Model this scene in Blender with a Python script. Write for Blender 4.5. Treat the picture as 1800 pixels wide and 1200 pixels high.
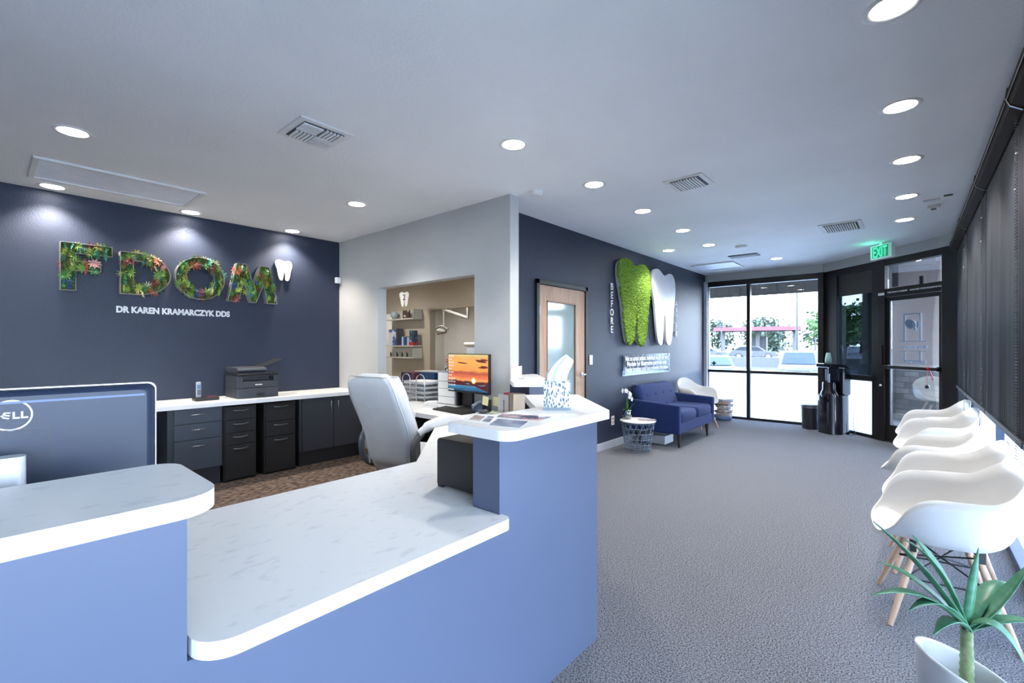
import bpy, math, random
from mathutils import Vector, Matrix
from mathutils.geometry import tessellate_polygon
for _o in list(bpy.data.objects): bpy.data.objects.remove(_o)
random.seed(7)
SC = bpy.context.scene
COL = SC.collection
PI = math.pi
R = math.radians
# ------------------------------------------------------------------ camera
YAW = 40.92
cam_d = bpy.data.cameras.new('camera'); cam = bpy.data.objects.new('camera', cam_d); COL.objects.link(cam)
cam_d.sensor_width = 36; cam_d.sensor_fit = 'HORIZONTAL'; cam_d.lens = 811/1800*36
cam_d.shift_y = 7/1800
cam_d.clip_start = .05; cam_d.clip_end = 800
cam.location = (0, 0, 1.372); cam.rotation_euler = (PI/2, 0, R(YAW))
SC.camera = cam
# ------------------------------------------------------------------ world, sun, exposure
W = bpy.data.worlds.new('world'); SC.world = W; W.use_nodes = True
wn = W.node_tree; bg = wn.nodes['Background']
wtc = wn.nodes.new('ShaderNodeTexCoord'); wsep = wn.nodes.new('ShaderNodeSeparateXYZ'); wr = wn.nodes.new('ShaderNodeValToRGB')
wn.links.new(wtc.outputs['Generated'], wsep.inputs[0]); wn.links.new(wsep.outputs['Z'], wr.inputs[0])
wr.color_ramp.elements[0].position = 0.0; wr.color_ramp.elements[0].color = (.78, .88, 1, 1)
wr.color_ramp.elements[1].position = .6; wr.color_ramp.elements[1].color = (.40, .62, 1, 1)
wn.links.new(wr.outputs[0], bg.inputs[0]); bg.inputs[1].default_value = 10.5
sun_d = bpy.data.lights.new('sun', 'SUN'); sun_d.energy = 3.5; sun_d.angle = R(3); sun_d.color = (1, .97, .92)
sun = bpy.data.objects.new('sun', sun_d); COL.objects.link(sun); sun.location = (-20, -20, 40)
sun.rotation_euler = Vector((.55, .62, -1)).to_track_quat('-Z', 'Y').to_euler()
LAMP_W = 28; WASH_W = 42
vs = SC.view_settings; vs.view_transform = 'Standard'; vs.look = 'None'; vs.exposure = 1.45; vs.gamma = 1; vs.use_curve_mapping = False
SC.cycles.use_denoising = True
SC.cycles.max_bounces = 8; SC.cycles.diffuse_bounces = 5; SC.cycles.glossy_bounces = 3; SC.cycles.transmission_bounces = 4
SC.cycles.transparent_max_bounces = 12; SC.cycles.sample_clamp_indirect = 6
SC.cycles.caustics_reflective = False; SC.cycles.caustics_refractive = False
# ------------------------------------------------------------------ materials
MATS = {}
def srgb(r, g, b):
    f = lambda c: (c/255/12.92) if c/255 <= .04045 else ((c/255+.055)/1.055)**2.4
    return (f(r), f(g), f(b))
def mat(name, c, rough=.5, metal=0, c2=None, ns=8, bump=None, spec=.5, detail=3, stretch=None, emit=0, coat=0, sheen=0, lo=.35, hi=.65, alpha=1, two=None):
    if name in MATS: return MATS[name]
    m = bpy.data.materials.new(name); m.use_nodes = True; n = m.node_tree; p = n.nodes['Principled BSDF']
    p.inputs['Base Color'].default_value = (*c, 1); p.inputs['Roughness'].default_value = rough; p.inputs['Metallic'].default_value = metal
    p.inputs['Specular IOR Level'].default_value = spec; p.inputs['Coat Weight'].default_value = coat; p.inputs['Sheen Weight'].default_value = sheen
    tc = n.nodes.new('ShaderNodeTexCoord'); mp = n.nodes.new('ShaderNodeMapping'); n.links.new(tc.outputs['Object'], mp.inputs[0])
    if stretch: mp.inputs['Scale'].default_value = stretch
    if c2 is None: c2 = tuple(x*.93 for x in c)
    t = n.nodes.new('ShaderNodeTexNoise'); t.inputs['Scale'].default_value = ns; t.inputs['Detail'].default_value = detail
    r = n.nodes.new('ShaderNodeValToRGB'); r.color_ramp.elements[0].position = lo; r.color_ramp.elements[1].position = hi
    r.color_ramp.elements[0].color = (*c, 1); r.color_ramp.elements[1].color = (*c2, 1)
    n.links.new(mp.outputs[0], t.inputs[0]); n.links.new(t.outputs['Fac'], r.inputs[0]); n.links.new(r.outputs[0], p.inputs['Base Color'])
    if emit:
        p.inputs['Emission Color'].default_value = (*c, 1); p.inputs['Emission Strength'].default_value = emit
    if bump:
        t2 = n.nodes.new('ShaderNodeTexNoise'); t2.inputs['Scale'].default_value = bump[0]; t2.inputs['Detail'].default_value = 2
        b = n.nodes.new('ShaderNodeBump'); b.inputs['Strength'].default_value = bump[1]; b.inputs['Distance'].default_value = bump[2] if len(bump) > 2 else .01
        n.links.new(tc.outputs['Object'], t2.inputs[0]); n.links.new(t2.outputs['Fac'], b.inputs['Height']); n.links.new(b.outputs[0], p.inputs['Normal'])
    MATS[name] = m; return m
def glassmat(name, tint=(1, 1, 1), refl=.06, rough=0.0, frost=0.0, fcol=(.9, .93, .97), diff=0.0):
    m = bpy.data.materials.new(name); m.use_nodes = True; n = m.node_tree; n.nodes.remove(n.nodes['Principled BSDF'])
    out = n.nodes['Material Output']
    tr = n.nodes.new('ShaderNodeBsdfTransparent'); tr.inputs[0].default_value = (*tint, 1)
    gl = n.nodes.new('ShaderNodeBsdfGlossy'); gl.inputs['Roughness'].default_value = rough; gl.inputs[0].default_value = (1, 1, 1, 1)
    fr = n.nodes.new('ShaderNodeFresnel'); fr.inputs[0].default_value = 1.45
    body = tr.outputs[0]
    if frost > 0:
        tl = n.nodes.new('ShaderNodeBsdfTranslucent'); tl.inputs[0].default_value = (*fcol, 1)
        src = tl.outputs[0]
        if diff > 0:
            df = n.nodes.new('ShaderNodeBsdfDiffuse'); df.inputs[0].default_value = (*fcol, 1)
            md = n.nodes.new('ShaderNodeMixShader'); md.inputs[0].default_value = diff
            n.links.new(tl.outputs[0], md.inputs[1]); n.links.new(df.outputs[0], md.inputs[2]); src = md.outputs[0]
        mx = n.nodes.new('ShaderNodeMixShader'); mx.inputs[0].default_value = frost
        n.links.new(tr.outputs[0], mx.inputs[1]); n.links.new(src, mx.inputs[2]); body = mx.outputs[0]
    m2 = n.nodes.new('ShaderNodeMixShader')
    mu = n.nodes.new('ShaderNodeMath'); mu.operation = 'MULTIPLY'; mu.inputs[1].default_value = refl/.06*.9
    n.links.new(fr.outputs[0], mu.inputs[0]); n.links.new(mu.outputs[0], m2.inputs[0])
    n.links.new(body, m2.inputs[1]); n.links.new(gl.outputs[0], m2.inputs[2]); n.links.new(m2.outputs[0], out.inputs[0])
    MATS[name] = m; return m
def emitmat(name, c, s):
    m = bpy.data.materials.new(name); m.use_nodes = True; n = m.node_tree; n.nodes.remove(n.nodes['Principled BSDF'])
    e = n.nodes.new('ShaderNodeEmission'); e.inputs[0].default_value = (*c, 1); e.inputs[1].default_value = s
    n.links.new(e.outputs[0], n.nodes['Material Output'].inputs[0]); MATS[name] = m; return m
SLATE = mat('slate_paint', (.020, .027, .050), .50, bump=(95, .45, .005), c2=(.022, .030, .054), ns=2, spec=.35)
LAM = mat('slate_laminate', (.070, .090, .150), .42, c2=(.074, .094, .157), ns=1.5)
LAMD = mat('charcoal_laminate', (.034, .039, .050), .45)
GREY = mat('pale_grey_paint', (.52, .525, .52), .6, bump=(95, .25, .004), ns=2)
CEIL = mat('ceiling_paint', (.84, .85, .87), .75, bump=(60, .5, .005), ns=1)
TAN = mat('tan_paint', (.55, .47, .36), .6, ns=2)
OFFW = mat('offwhite_paint', (.66, .64, .60), .6, ns=2)
WHITE = mat('white_plastic', (.80, .80, .79), .35, c2=(.78, .78, .77))
SHELL = mat('white_shell', (.62, .615, .60), .4, c2=(.61, .605, .59))
TRIM = mat('white_trim', (.72, .72, .72), .5)
BLACK = mat('black_plastic', (.012, .012, .014), .35)
BLK2 = mat('soft_black', (.009, .0095, .011), .6)
FRAME = mat('black_anodised', (.013, .012, .012), .4, metal=.2)
BLUEF = mat('slate_aluminium', (.06, .085, .14), .4, metal=.3)
CHROME = mat('brushed_chrome', (.6, .6, .62), .25, metal=1)
STEEL = mat('grey_steel', (.35, .37, .4), .35, metal=.8)
TOPM = mat('speckled_white_laminate', (.82, .82, .81), .3, c2=(.60, .61, .63), ns=42, detail=7, stretch=(.8, .4, 1), lo=.58, hi=.82)
EDGE = mat('laminate_edge', (.80, .80, .80), .3, c2=(.72, .72, .74), ns=12, detail=5, lo=.5, hi=.8)
CARP = mat('lobby_carpet_cool_lit', (.275, .282, .305), .95, c2=(.048, .050, .06), ns=150, detail=4, bump=(200, .9, .01), spec=.1, lo=.42, hi=.62)  # one grey-brown carpet throughout; cool window light is tinted into this copy
CARP2 = mat('office_carpet_warm_lit', (.20, .15, .125), .95, c2=(.06, .045, .04), ns=42, detail=3, bump=(120, 1, .012), spec=.1, stretch=(1, .4, 1), lo=.42, hi=.58)  # same carpet as the lobby, the warmer light put into its brown
WOODD = mat('oak_door', (.50, .33, .23), .5, c2=(.38, .235, .15), ns=9, detail=6, stretch=(6, 6, .35))
BEECH = mat('beech_leg', (.62, .42, .29), .5, c2=(.55, .36, .23), ns=14, stretch=(3, 3, .5))
NAVY = mat('navy_fabric', (.010, .022, .090), .9, c2=(.013, .028, .110), ns=60, sheen=.08, bump=(400, .4, .002), spec=.2)
LEATH = mat('white_leather', (.66, .67, .69), .42, bump=(180, .12, .002))
PAPER = mat('paper', (.80, .80, .78), .7)
LENS = emitmat('lamp_lens', (1, .98, .95), 14)
CLEAR = glassmat('clear_glass', (.97, .99, 1), .05)
FROST = glassmat('frosted_film', (1, 1, 1), .02, frost=.93, fcol=(.88, .93, 1))
DGLASS = glassmat('frosted_door_glass', (.8, .95, .95), .12, rough=.08, frost=.75, fcol=(.55, .70, .72), diff=.65)
TINT = glassmat('tinted_glass', (.30, .34, .38), .05)
SMOKE = glassmat('clear_acrylic', (.86, .92, .97), .05, rough=.12)
# ------------------------------------------------------------------ mesh helpers
class MB:
    def __init__(s): s.v = []; s.f = []; s.s = []; s.m = []; s.cur = 0; s.sm = False
    def add(s, vs_, fs, smooth=None):
        o = len(s.v); s.v += [tuple(v) for v in vs_]
        for f in fs: s.f.append([i+o for i in f]); s.s.append(s.sm if smooth is None else smooth); s.m.append(s.cur)
        return s
    def box(s, x0, x1, y0, y1, z0, z1, M=None):
        v = [Vector((x, y, z)) for z in (z0, z1) for y in (y0, y1) for x in (x0, x1)]
        if M: v = [M @ q for q in v]
        return s.add(v, [(0, 2, 3, 1), (4, 5, 7, 6), (0, 1, 5, 4), (2, 6, 7, 3), (0, 4, 6, 2), (1, 3, 7, 5)], False)
    def prism(s, poly, o, u, v, n, d):
        o, u, v, n = Vector(o), Vector(u), Vector(v), Vector(n)
        k = len(poly); a = [o+u*p[0]+v*p[1] for p in poly]; b = [p+n*d for p in a]
        fs = [list(range(k))[::-1], list(range(k, 2*k))]+[(i, (i+1) % k, (i+1) % k+k, i+k) for i in range(k)]
        return s.add(a+b, fs, False)
    def flat(s, poly, z0, z1): return s.prism(poly, (0, 0, z0), (1, 0, 0), (0, 1, 0), (0, 0, 1), z1-z0)
    def rings(s, rs, closed=True, caps=True, smooth=True):
        k = len(rs[0]); v = [p for r in rs for p in r]; f = []
        for i in range(len(rs)-1):
            for j in range(k if closed else k-1):
                f.append((i*k+j, i*k+(j+1) % k, (i+1)*k+(j+1) % k, (i+1)*k+j))
        s.add(v, f, smooth)
        if caps and closed: s.add(rs[0], [list(range(k))[::-1]], False); s.add(rs[-1], [list(range(k))], False)
        return s
    def cyl(s, p0, p1, r0, r1=None, n=14, caps=True):
        return s.tube([p0, p1], [r0, r0 if r1 is None else r1], n, caps)
    def tube(s, path, rad, n=8, caps=True, flat=None, up=(0, 0, 1)):
        path = [Vector(p) for p in path]
        if not isinstance(rad, (list, tuple)): rad = [rad]*len(path)
        rs = []; prev = None
        for i, p in enumerate(path):
            t = (path[min(i+1, len(path)-1)]-path[max(i-1, 0)]).normalized()
            if prev is None:
                a = Vector(up) if abs(t.dot(Vector(up))) < .95 else Vector((1, 0, 0))
                x = t.cross(a).normalized()
            else: x = (prev-t*prev.dot(t)).normalized()
            prev = x; y = t.cross(x)
            fl = 1 if flat is None else flat
            rs.append([p+x*math.cos(2*PI*j/n)*rad[i]+y*math.sin(2*PI*j/n)*rad[i]*fl for j in range(n)])
        return s.rings(rs, True, caps)
    def lathe(s, prof, c=(0, 0, 0), n=24, M=None, caps=True):
        rs = [[Vector((c[0]+r*math.cos(2*PI*j/n), c[1]+r*math.sin(2*PI*j/n), c[2]+z)) for j in range(n)] for r, z in prof]
        if M: rs = [[M @ p for p in r] for r in rs]
        return s.rings(rs, True, caps)
    def ball(s, c, r, n=8, m=6, sc=(1, 1, 1)):
        rs = []
        for i in range(m+1):
            a = -PI/2+PI*i/m; rr = max(math.cos(a), .02)*r
            rs.append([Vector((c[0]+sc[0]*rr*math.cos(2*PI*j/n), c[1]+sc[1]*rr*math.sin(2*PI*j/n), c[2]+sc[2]*r*math.sin(a))) for j in range(n)])
        return s.rings(rs, True, True)
    def build(s, name, m, parent=None, bevel=0, solid=0, sub=0, angle=38, loc=None, rz=0):
        me = bpy.data.meshes.new(name); me.from_pydata(s.v, [], s.f); 
        ms = m if isinstance(m, (list, tuple)) else [m]
        for x in ms: me.materials.append(x)
        me.polygons.foreach_set('use_smooth', s.s)
        if len(ms) > 1: me.polygons.foreach_set('material_index', s.m)
        me.validate(); me.update()
        o = bpy.data.objects.new(name, me); COL.objects.link(o)
        if parent: o.parent = parent
        if loc: o.location = loc
        if rz: o.rotation_euler.z = rz
        if solid:
            q = o.modifiers.new('s', 'SOLIDIFY'); q.thickness = solid; q.offset = 0
        if sub:
            q = o.modifiers.new('u', 'SUBSURF'); q.levels = sub; q.render_levels = sub
        if bevel:
            q = o.modifiers.new('b', 'BEVEL'); q.width = bevel; q.segments = 2; q.limit_method = 'ANGLE'; q.angle_limit = R(40)
        return o
def tag(o, label=None, cat=None, group=None, kind=None):
    if label: o['label'] = label
    if cat: o['category'] = cat
    if group: o['group'] = group
    if kind: o['kind'] = kind
    return o
def thing(name, label, cat, loc=(0, 0, 0), rz=0, group=None):
    o = bpy.data.objects.new(name, None); COL.objects.link(o); o.location = loc; o.rotation_euler = (0, 0, rz); o.empty_display_size = .1
    return tag(o, label, cat, group)
def struct(name, mb, m, **k):
    o = mb.build(name, m, **k); o['kind'] = 'structure'; return o
def one(name, label, cat, mb, m, loc=None, group=None, **k):
    o = mb.build(name, m, loc=loc, **k); return tag(o, label, cat, group)
def copy_tree(o, parent=None):
    c = o.copy(); COL.objects.link(c)
    if parent: c.parent = parent
    for ch in [x for x in bpy.data.objects if x.parent == o]: copy_tree(ch, c)
    return c
def rrect(w, h, r, n=5):
    pts = []
    for cx, cy, a0 in ((w/2-r, h/2-r, 0), (-w/2+r, h/2-r, 90), (-w/2+r, -h/2+r, 180), (w/2-r, -h/2+r, 270)):
        for i in range(n+1):
            a = R(a0+90*i/n); pts.append((cx+r*math.cos(a), cy+r*math.sin(a)))
    return pts
def roundpoly(pts, rads, n=6):
    out = []; k = len(pts)
    for i, p in enumerate(pts):
        r = rads[i]
        if r <= 0: out.append(p); continue
        p = Vector(p); a = Vector(pts[i-1]); b = Vector(pts[(i+1) % k])
        u = (a-p).normalized(); v = (b-p).normalized(); ang = u.angle(v); t = r/math.tan(ang/2)
        s, e = p+u*t, p+v*t; c = p+(u+v).normalized()*(r/math.sin(ang/2))
        a0 = math.atan2(s.y-c.y, s.x-c.x); a1 = math.atan2(e.y-c.y, e.x-c.x); d = (a1-a0+PI) % (2*PI)-PI
        out += [(c.x+r*math.cos(a0+d*j/n), c.y+r*math.sin(a0+d*j/n)) for j in range(n+1)]
    return out
def spline(pts, n=8, closed=False):
    pts = [Vector(p) for p in pts]; k = len(pts); out = []
    for i in range(k if closed else k-1):
        if closed: a, b, c, d = pts[i-1], pts[i], pts[(i+1) % k], pts[(i+2) % k]
        else: a, b, c, d = pts[max(i-1, 0)], pts[i], pts[i+1], pts[min(i+2, k-1)]
        for j in range(n):
            t = j/n; out.append(.5*((2*b)+(c-a)*t+(2*a-5*b+4*c-d)*t*t+(3*b-a-3*c+d)*t**3))
    if not closed: out.append(pts[-1])
    return out
def text_mb(body, size, M, depth=.002, bold=0, align='LEFT', sx=1, spacing=1, lines=1):
    c = bpy.data.curves.new('t', 'FONT'); c.body = body; c.size = size; c.extrude = depth/2; c.offset = bold; c.align_x = align; c.resolution_u = 3
    c.space_character = spacing; c.space_line = lines
    o = bpy.data.objects.new('t', c); COL.objects.link(o); dg = bpy.context.evaluated_depsgraph_get(); dg.update()
    me = bpy.data.meshes.new_from_object(o.evaluated_get(dg))
    S = Matrix.Diagonal((sx, 1, 1, 1)); mb = MB()
    mb.add([M @ (S @ v.co) for v in me.vertices], [list(p.vertices) for p in me.polygons], False)
    bpy.data.objects.remove(o); bpy.data.meshes.remove(me); bpy.data.curves.remove(c)
    return mb
def frameM(o, u, v):
    u = Vector(u).normalized(); v = Vector(v).normalized(); n = u.cross(v)
    return Matrix(((u.x, v.x, n.x, o[0]), (u.y, v.y, n.y, o[1]), (u.z, v.z, n.z, o[2]), (0, 0, 0, 1)))
H = 2.74
# ------------------------------------------------------------------ building shell
# plan: left wall x=-5.76, grey wall y=3.135, teeth wall x=-3.06, window wall x=.5, back windows y=9.3, diagonal door wall x+y=8.17
struct('floor', MB().flat([(-1.18, -3.5), (.75, -3.5), (.75, 7.42), (-1.2, 9.37), (-3.06, 9.37), (-3.06, 3.255), (-2.6, 3.2), (-1.18, 1.8)], -.1, 0), CARP)
struct('floor_office', MB().flat([(-5.76, -3.5), (-1.18, -3.5), (-1.18, 1.8), (-2.6, 3.2), (-2.74, 3.255), (-5.76, 3.255)], -.1, 0), CARP2)
struct('floor_hall', MB().flat([(-10, 3.255), (-3.06, 3.255), (-3.06, 8.8), (-10, 8.8)], -.1, 0), mat('hall_floor', (.35, .28, .21), .5))
struct('ceiling', MB().flat([(-5.9, -3.6), (.75, -3.6), (.75, 7.55), (-1.1, 9.45), (-3.06, 9.45), (-3.06, 3.2), (-5.9, 3.2)], H, H+.25), CEIL)
struct('ceiling_hall', MB().flat([(-10.1, 3.2), (-3.06, 3.2), (-3.06, 8.9), (-10.1, 8.9)], H, H+.25), OFFW)
struct('wall_left', MB().box(-5.9, -5.76, -3.5, 3.135, 0, H), SLATE)
struct('wall_rear', MB().box(-5.9, .75, -3.62, -3.5, 0, H), GREY)
g = MB(); g.box(-5.9, -4.854, 3.135, 3.255, 0, H); g.box(-3.2, -2.74, 3.135, 3.255, 0, H); g.box(-4.854, -3.2, 3.135, 3.255, 2.06, H)
g.box(-4.854, -3.2, 3.135, 3.255, 0, .72)
struct('wall_office', g, GREY)
g = MB(); g.box(-3.12, -3.06, 3.255, 3.93, 0, H); g.box(-3.12, -3.06, 4.92, 9.3, 0, H); g.box(-3.12, -3.06, 3.93, 4.92, 2.07, H)
struct('wall_feature', g, SLATE)
# hall and treatment rooms behind
g = MB(); g.box(-7.57, -6.42, 5.2, 5.32, 0, H); g.box(-10, -7.57, 5.2, 5.32, 2.0, H); g.box(-6.42, -4.9, 5.2, 5.32, 2.0, H); g.box(-4.9, -3.12, 5.2, 5.32, 0, H)
g.box(-6.42, -4.9, 5.2, 5.32, 0, .8)
struct('wall_hall', g, TAN)
g = MB(); g.box(-10, -3.12, 8.6, 8.75, 0, H); g.box(-10.1, -10, 3.2, 8.7, 0, H); g.box(-5.76, -5.9, 3.255, 3.3, 0, H)
g.box(-3.12, -3.07, 5.32, 8.6, 0, H); g.box(-9.9, -5.9, 3.2, 3.26, 0, H); g.box(-7.52, -7.44, 5.32, 8.6, 0, .01)
struct('wall_treatment', g, OFFW)
# baseboards
struct('baseboard_feature', MB().box(-3.06, -3.045, 4.93, 9.3, 0, .1).box(-3.06, -3.045, 3.3, 3.9, 0, .1), mat('grey_baseboard', (.42, .42, .45), .5), bevel=.003)
struct('baseboard_office', MB().box(-5.76, -2.74, 3.12, 3.135, 0, .1), mat('brown_baseboard', (.22, .14, .08), .5), bevel=.003)
# back wall header and windows
struct('wall_back', MB().box(-3.06, -1.1, 9.3, 9.42, 2.6, H).box(-3.12, -3.06, 9.3, 9.45, 0, H), GREY)
struct('trim_1', MB().box(-3.06, -3.0, 9.22, 9.3, 0, 2.6), mat('jamb_paint', (.6, .62, .68), .5))
def win(name, mbf, panes):
    f = mbf.build(name, FRAME, bevel=.004); f['kind'] = 'structure'
    for nm, mb, m in panes: mb.build(nm, m, f)
    return f
g = MB(); g.box(-3.0, -1.13, 9.28, 9.38, 2.5, 2.6); g.box(-3.0, -1.13, 9.28, 9.38, .86, .91); g.box(-3.0, -1.13, 9.28, 9.38, 0, .045)
g.box(-2.31, -2.25, 9.27, 9.39, .0, 2.52); g.box(-1.2, -1.12, 9.25, 9.40, 0, 2.6); g.box(-3.03, -2.99, 9.28, 9.38, 0, 2.6)
win('window_1', g, [('pane', MB().box(-2.99, -2.31, 9.325, 9.331, .91, 2.5), CLEAR), ('pane', MB().box(-2.25, -1.2, 9.325, 9.331, .91, 2.5), CLEAR),
                    ('frosted_pane', MB().box(-2.99, -2.31, 9.325, 9.331, .045, .86), FROST), ('frosted_pane', MB().box(-2.25, -1.2, 9.325, 9.331, .045, .86), FROST)])
# diagonal door wall : local frame u along (1,-1), origin at (-1.13,9.30); u = (X+1.13)*1.414
DU = Vector((1, -1, 0)).normalized(); DN = Vector((1, 1, 0)).normalized()   # DN points outside
DO = Vector((-1.13, 9.30, 0))
DM = Matrix(((DU.x, DN.x, 0, DO.x), (DU.y, DN.y, 0, DO.y), (0, 0, 1, 0), (0, 0, 0, 1)))
uu = lambda X: (X+1.13)*1.41421
struct('wall_entrance', MB().box(-.04, uu(.62), 0, .12, 2.6, H, DM), GREY)
g = MB()
g.box(-.03, uu(-.86), .0, .1, 0, 2.6, DM) if 0 else None
g.box(-.03, .03, -.02, .1, 0, 2.6, DM)                       # corner post
g.box(.03, uu(-.919), .0, .09, .86, 2.6, DM)                  # broad upright beside the sidelight
g.box(.03, uu(-.38), .0, .09, 2.5, 2.6, DM)
g.box(.03, uu(-.38), .0, .09, .84, .92, DM)
g.box(.03, uu(-.38), .0, .09, 0, .05, DM); g.box(.03, .08, 0, .09, 0, .86, DM)
g.box(uu(-.45), uu(-.38), 0, .09, .0, 2.5, DM)
win('window_2', g, [('tinted_pane', MB().box(uu(-.919), uu(-.45), .04, .046, .92, 2.16, DM), TINT), ('dark_panel', MB().box(uu(-.919), uu(-.45), .03, .05, 2.16, 2.5, DM), mat('bronze_panel', (.035, .03, .025), .5)),
                    ('frosted_pane', MB().box(.08, uu(-.45), .04, .046, .05, .84, DM), FROST)])
g = MB(); g.box(uu(-.38), uu(-.29), -.01, .1, 0, 2.6, DM); g.box(uu(.285), uu(.50), -.01, .1, 0, 2.6, DM); g.box(uu(-.29), uu(.285), 0, .1, 2.51, 2.6, DM)
g.box(uu(-.29), uu(.285), 0, .1, 2.06, 2.18, DM); g.box(uu(-.29), uu(.285), -.0, .1, 0, .02, DM)
g = g.build('window_3', FRAME, bevel=.004); g['kind'] = 'structure'
MB().box(uu(-.29), uu(.285), .045, .05, 2.18, 2.51, DM).build('pane', CLEAR, g)
# door leaf
g = MB(); g.box(uu(-.288), uu(-.25), .02, .065, .02, 2.055, DM); g.box(uu(.243), uu(.283), .02, .065, .02, 2.055, DM)
g.box(uu(-.25), uu(.243), .02, .065, 2.0, 2.055, DM); g.box(uu(-.25), uu(.243), .02, .065, .02, .25, DM)
door = g.build('door_1', FRAME, bevel=.003); door['kind'] = 'structure'
MB().box(uu(-.25), uu(.243), .04, .046, .25, 2.0, DM).build('pane', CLEAR, door)
MB().box(uu(-.28), uu(.275), -.05, -.01, 1.05, 1.09, DM).box(uu(-.275), uu(-.25), -.02, .02, 1.04, 1.1, DM).box(uu(.245), uu(.27), -.02, .02, 1.04, 1.1, DM).build('push_bar', BLACK, door, bevel=.006)
MB().box(uu(-.325), uu(-.31), -.03, -.01, 1.1, 1.38, DM).build('door_handle', BLACK, door, bevel=.004)
p = DM @ Vector((uu(-.325), -.02, .80)); MB().ball(p, .022).build('door_lock', CHROME, door)
# door lettering (vinyl, reads from the street side so it is mirrored here)
VIN = mat('blue_grey_vinyl', (.16, .24, .36), .6)
VW = mat('white_vinyl', (.75, .75, .76), .6)
def DF(X, z, off=.038): q = DM @ Vector((uu(X), off, 0)); return (q.x, q.y, z)
vg = thing('door_decal', 'blue grey mirrored logo and family dentistry lettering on the entrance door glass', 'decal', DF(0, 1.0))
MI = Matrix.Translation(-Vector(DF(0, 1.0)))
FO = frameM(DF(0, 0, .034), DU, (0, 0, 1))   # local x along door to the right, y up, normal to the inside
def sh(polys):
    mb = MB()
    for po in polys: mb.prism(po, MI @ Vector(DF(0, 0, .036)), DU, (0, 0, 1), -DN, .0015)
    return mb
cx0 = uu(-.02)-uu(0)
rc = lambda x0, x1, z0, z1: [(x0, z0), (x1, z0), (x1, z1), (x0, z1)]
LX0, LX1 = -.155, .085
sh([rc(LX0, LX0+.012, 1.43, 1.80), rc(LX1-.012, LX1, 1.43, 1.80), rc(LX0, LX1, 1.79, 1.802), rc(LX0, LX0+.012, 1.16, 1.30), rc(LX1-.012, LX1, 1.16, 1.30), rc(LX0, LX1, 1.16, 1.172),
    rc(-.22, .17, 1.425, 1.431), rc(-.22, .17, 1.295, 1.301)]).build('logo_frame', VIN, vg)
def ell(cx, cz, a, b, rot, n=28, t0=0, t1=360):
    return [(cx+a*math.cos(R(t))*math.cos(rot)-b*math.sin(R(t))*math.sin(rot), cz+a*math.cos(R(t))*math.sin(rot)+b*math.sin(R(t))*math.cos(rot)) for t in [t0+(t1-t0)*i/n for i in range(n)]]
sh([ell(-.06, 1.66, .082, .058, R(-30)), [(.045, 1.70), (.062, 1.67), (.06, 1.62), (.035, 1.59), (.03, 1.65)], [(-.01, 1.6), (.02, 1.6), (.01, 1.575), (-.015, 1.575)]]).build('logo_mark', VIN, vg)
sh([[(-.03, 1.675), (-.012, 1.68), (.0, 1.635), (.02, 1.60), (.005, 1.597), (-.008, 1.62), (-.03, 1.59), (-.045, 1.595), (-.018, 1.635)]]).build('logo_letter', PAPER, vg)
def mtext(body, x, z, size, m, nm, bold=.0):
    M = MI @ frameM(DF(x/1.41421, z, .034), -DU, (0, 0, 1))
    text_mb(body, size, M, .0015, bold).build(nm, m, vg)
mtext('family dentistry', .16, 1.335, .056, VIN, 'lettering', .001)
mtext('520.568.7004', .15, 1.135, .055, VIN, 'phone_lettering', .001)
tb = thing('door_header_sticker', 'strip of small white lettering on the black bar above the entrance door', 'sign', DF(-.3, 2.07, -.003))
MI2 = Matrix.Translation(-Vector(DF(-.3, 2.07, -.003)))
for body, X, ms in (('THIS DOOR TO REMAIN', -.26, .028), ('UNLOCKED WHEN BUILDING IS OCCUPIED', -.02, .026)):
    text_mb(body, ms, MI2 @ frameM(DF(X, 2.11, -.004), DU, (0, 0, 1)), .0015, .0012).build('lettering', VW, tb)
MB().box(uu(-.36), uu(-.29), -.014, -.0105, 2.09, 2.125, DM).build('sticker', VW, tb).matrix_parent_inverse = MI2
# red ribbon with bell on the push bar
RED = mat('red_ribbon', (.55, .01, .02), .5)
q = DM @ Vector((uu(.20), -.06, 1.07)); rb = thing('ribbon_bell', 'small dark bell on a red ribbon tied to the entrance door push bar', 'bell', q)
MB().tube([(0, 0, .02), (-.01, 0, -.08), (-.012, 0, -.2)], .009, flat=.3).tube([(0, 0, .02), (.03, -.02, -.07), (.045, -.03, -.14)], .011, flat=.3).ball((0, -.005, .01), .02).build('ribbon', RED, rb)
MB().ball((-.012, 0, -.225), .025).build('bell', BLACK, rb)
# right-hand window wall
g = MB(); g.box(.48, .60, -3.5, 7.68, 0, .06); g.box(.5, .6, -3.5, 7.68, 2.5, H)
for y in (6.95, 5.25, 3.55, 1.85, .15, -1.55, -3.25): g.box(.5, .6, y-.025, y+.025, .06, 2.5)
f = g.build('window_4', BLUEF, bevel=.003); f['kind'] = 'structure'
ys = [7.68, 6.95, 5.25, 3.55, 1.85, .15, -1.55, -3.5]
for a, b in zip(ys, ys[1:]):
    if a > 2:
        MB().box(.545, .55, b+.025, a-.025, .06, .93).build('frosted_pane', FROST, f); MB().box(.545, .55, b+.025, a-.025, .93, 2.5).build('pane', CLEAR, f)
    else: MB().box(.545, .55, b+.025, a-.025, .06, 2.5).build('pane', CLEAR, f)
struct('trim_2', MB().box(.42, .6, 7.5, 7.8, 0, 2.6), FRAME)
# roof edge so the sun stays out
struct('trim_3', MB().box(-10.2, 1.4, -4.2, 10.6, 3.0, 3.2).box(.6, .75, -3.6, 7.6, H, 3.0), OFFW)
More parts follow.
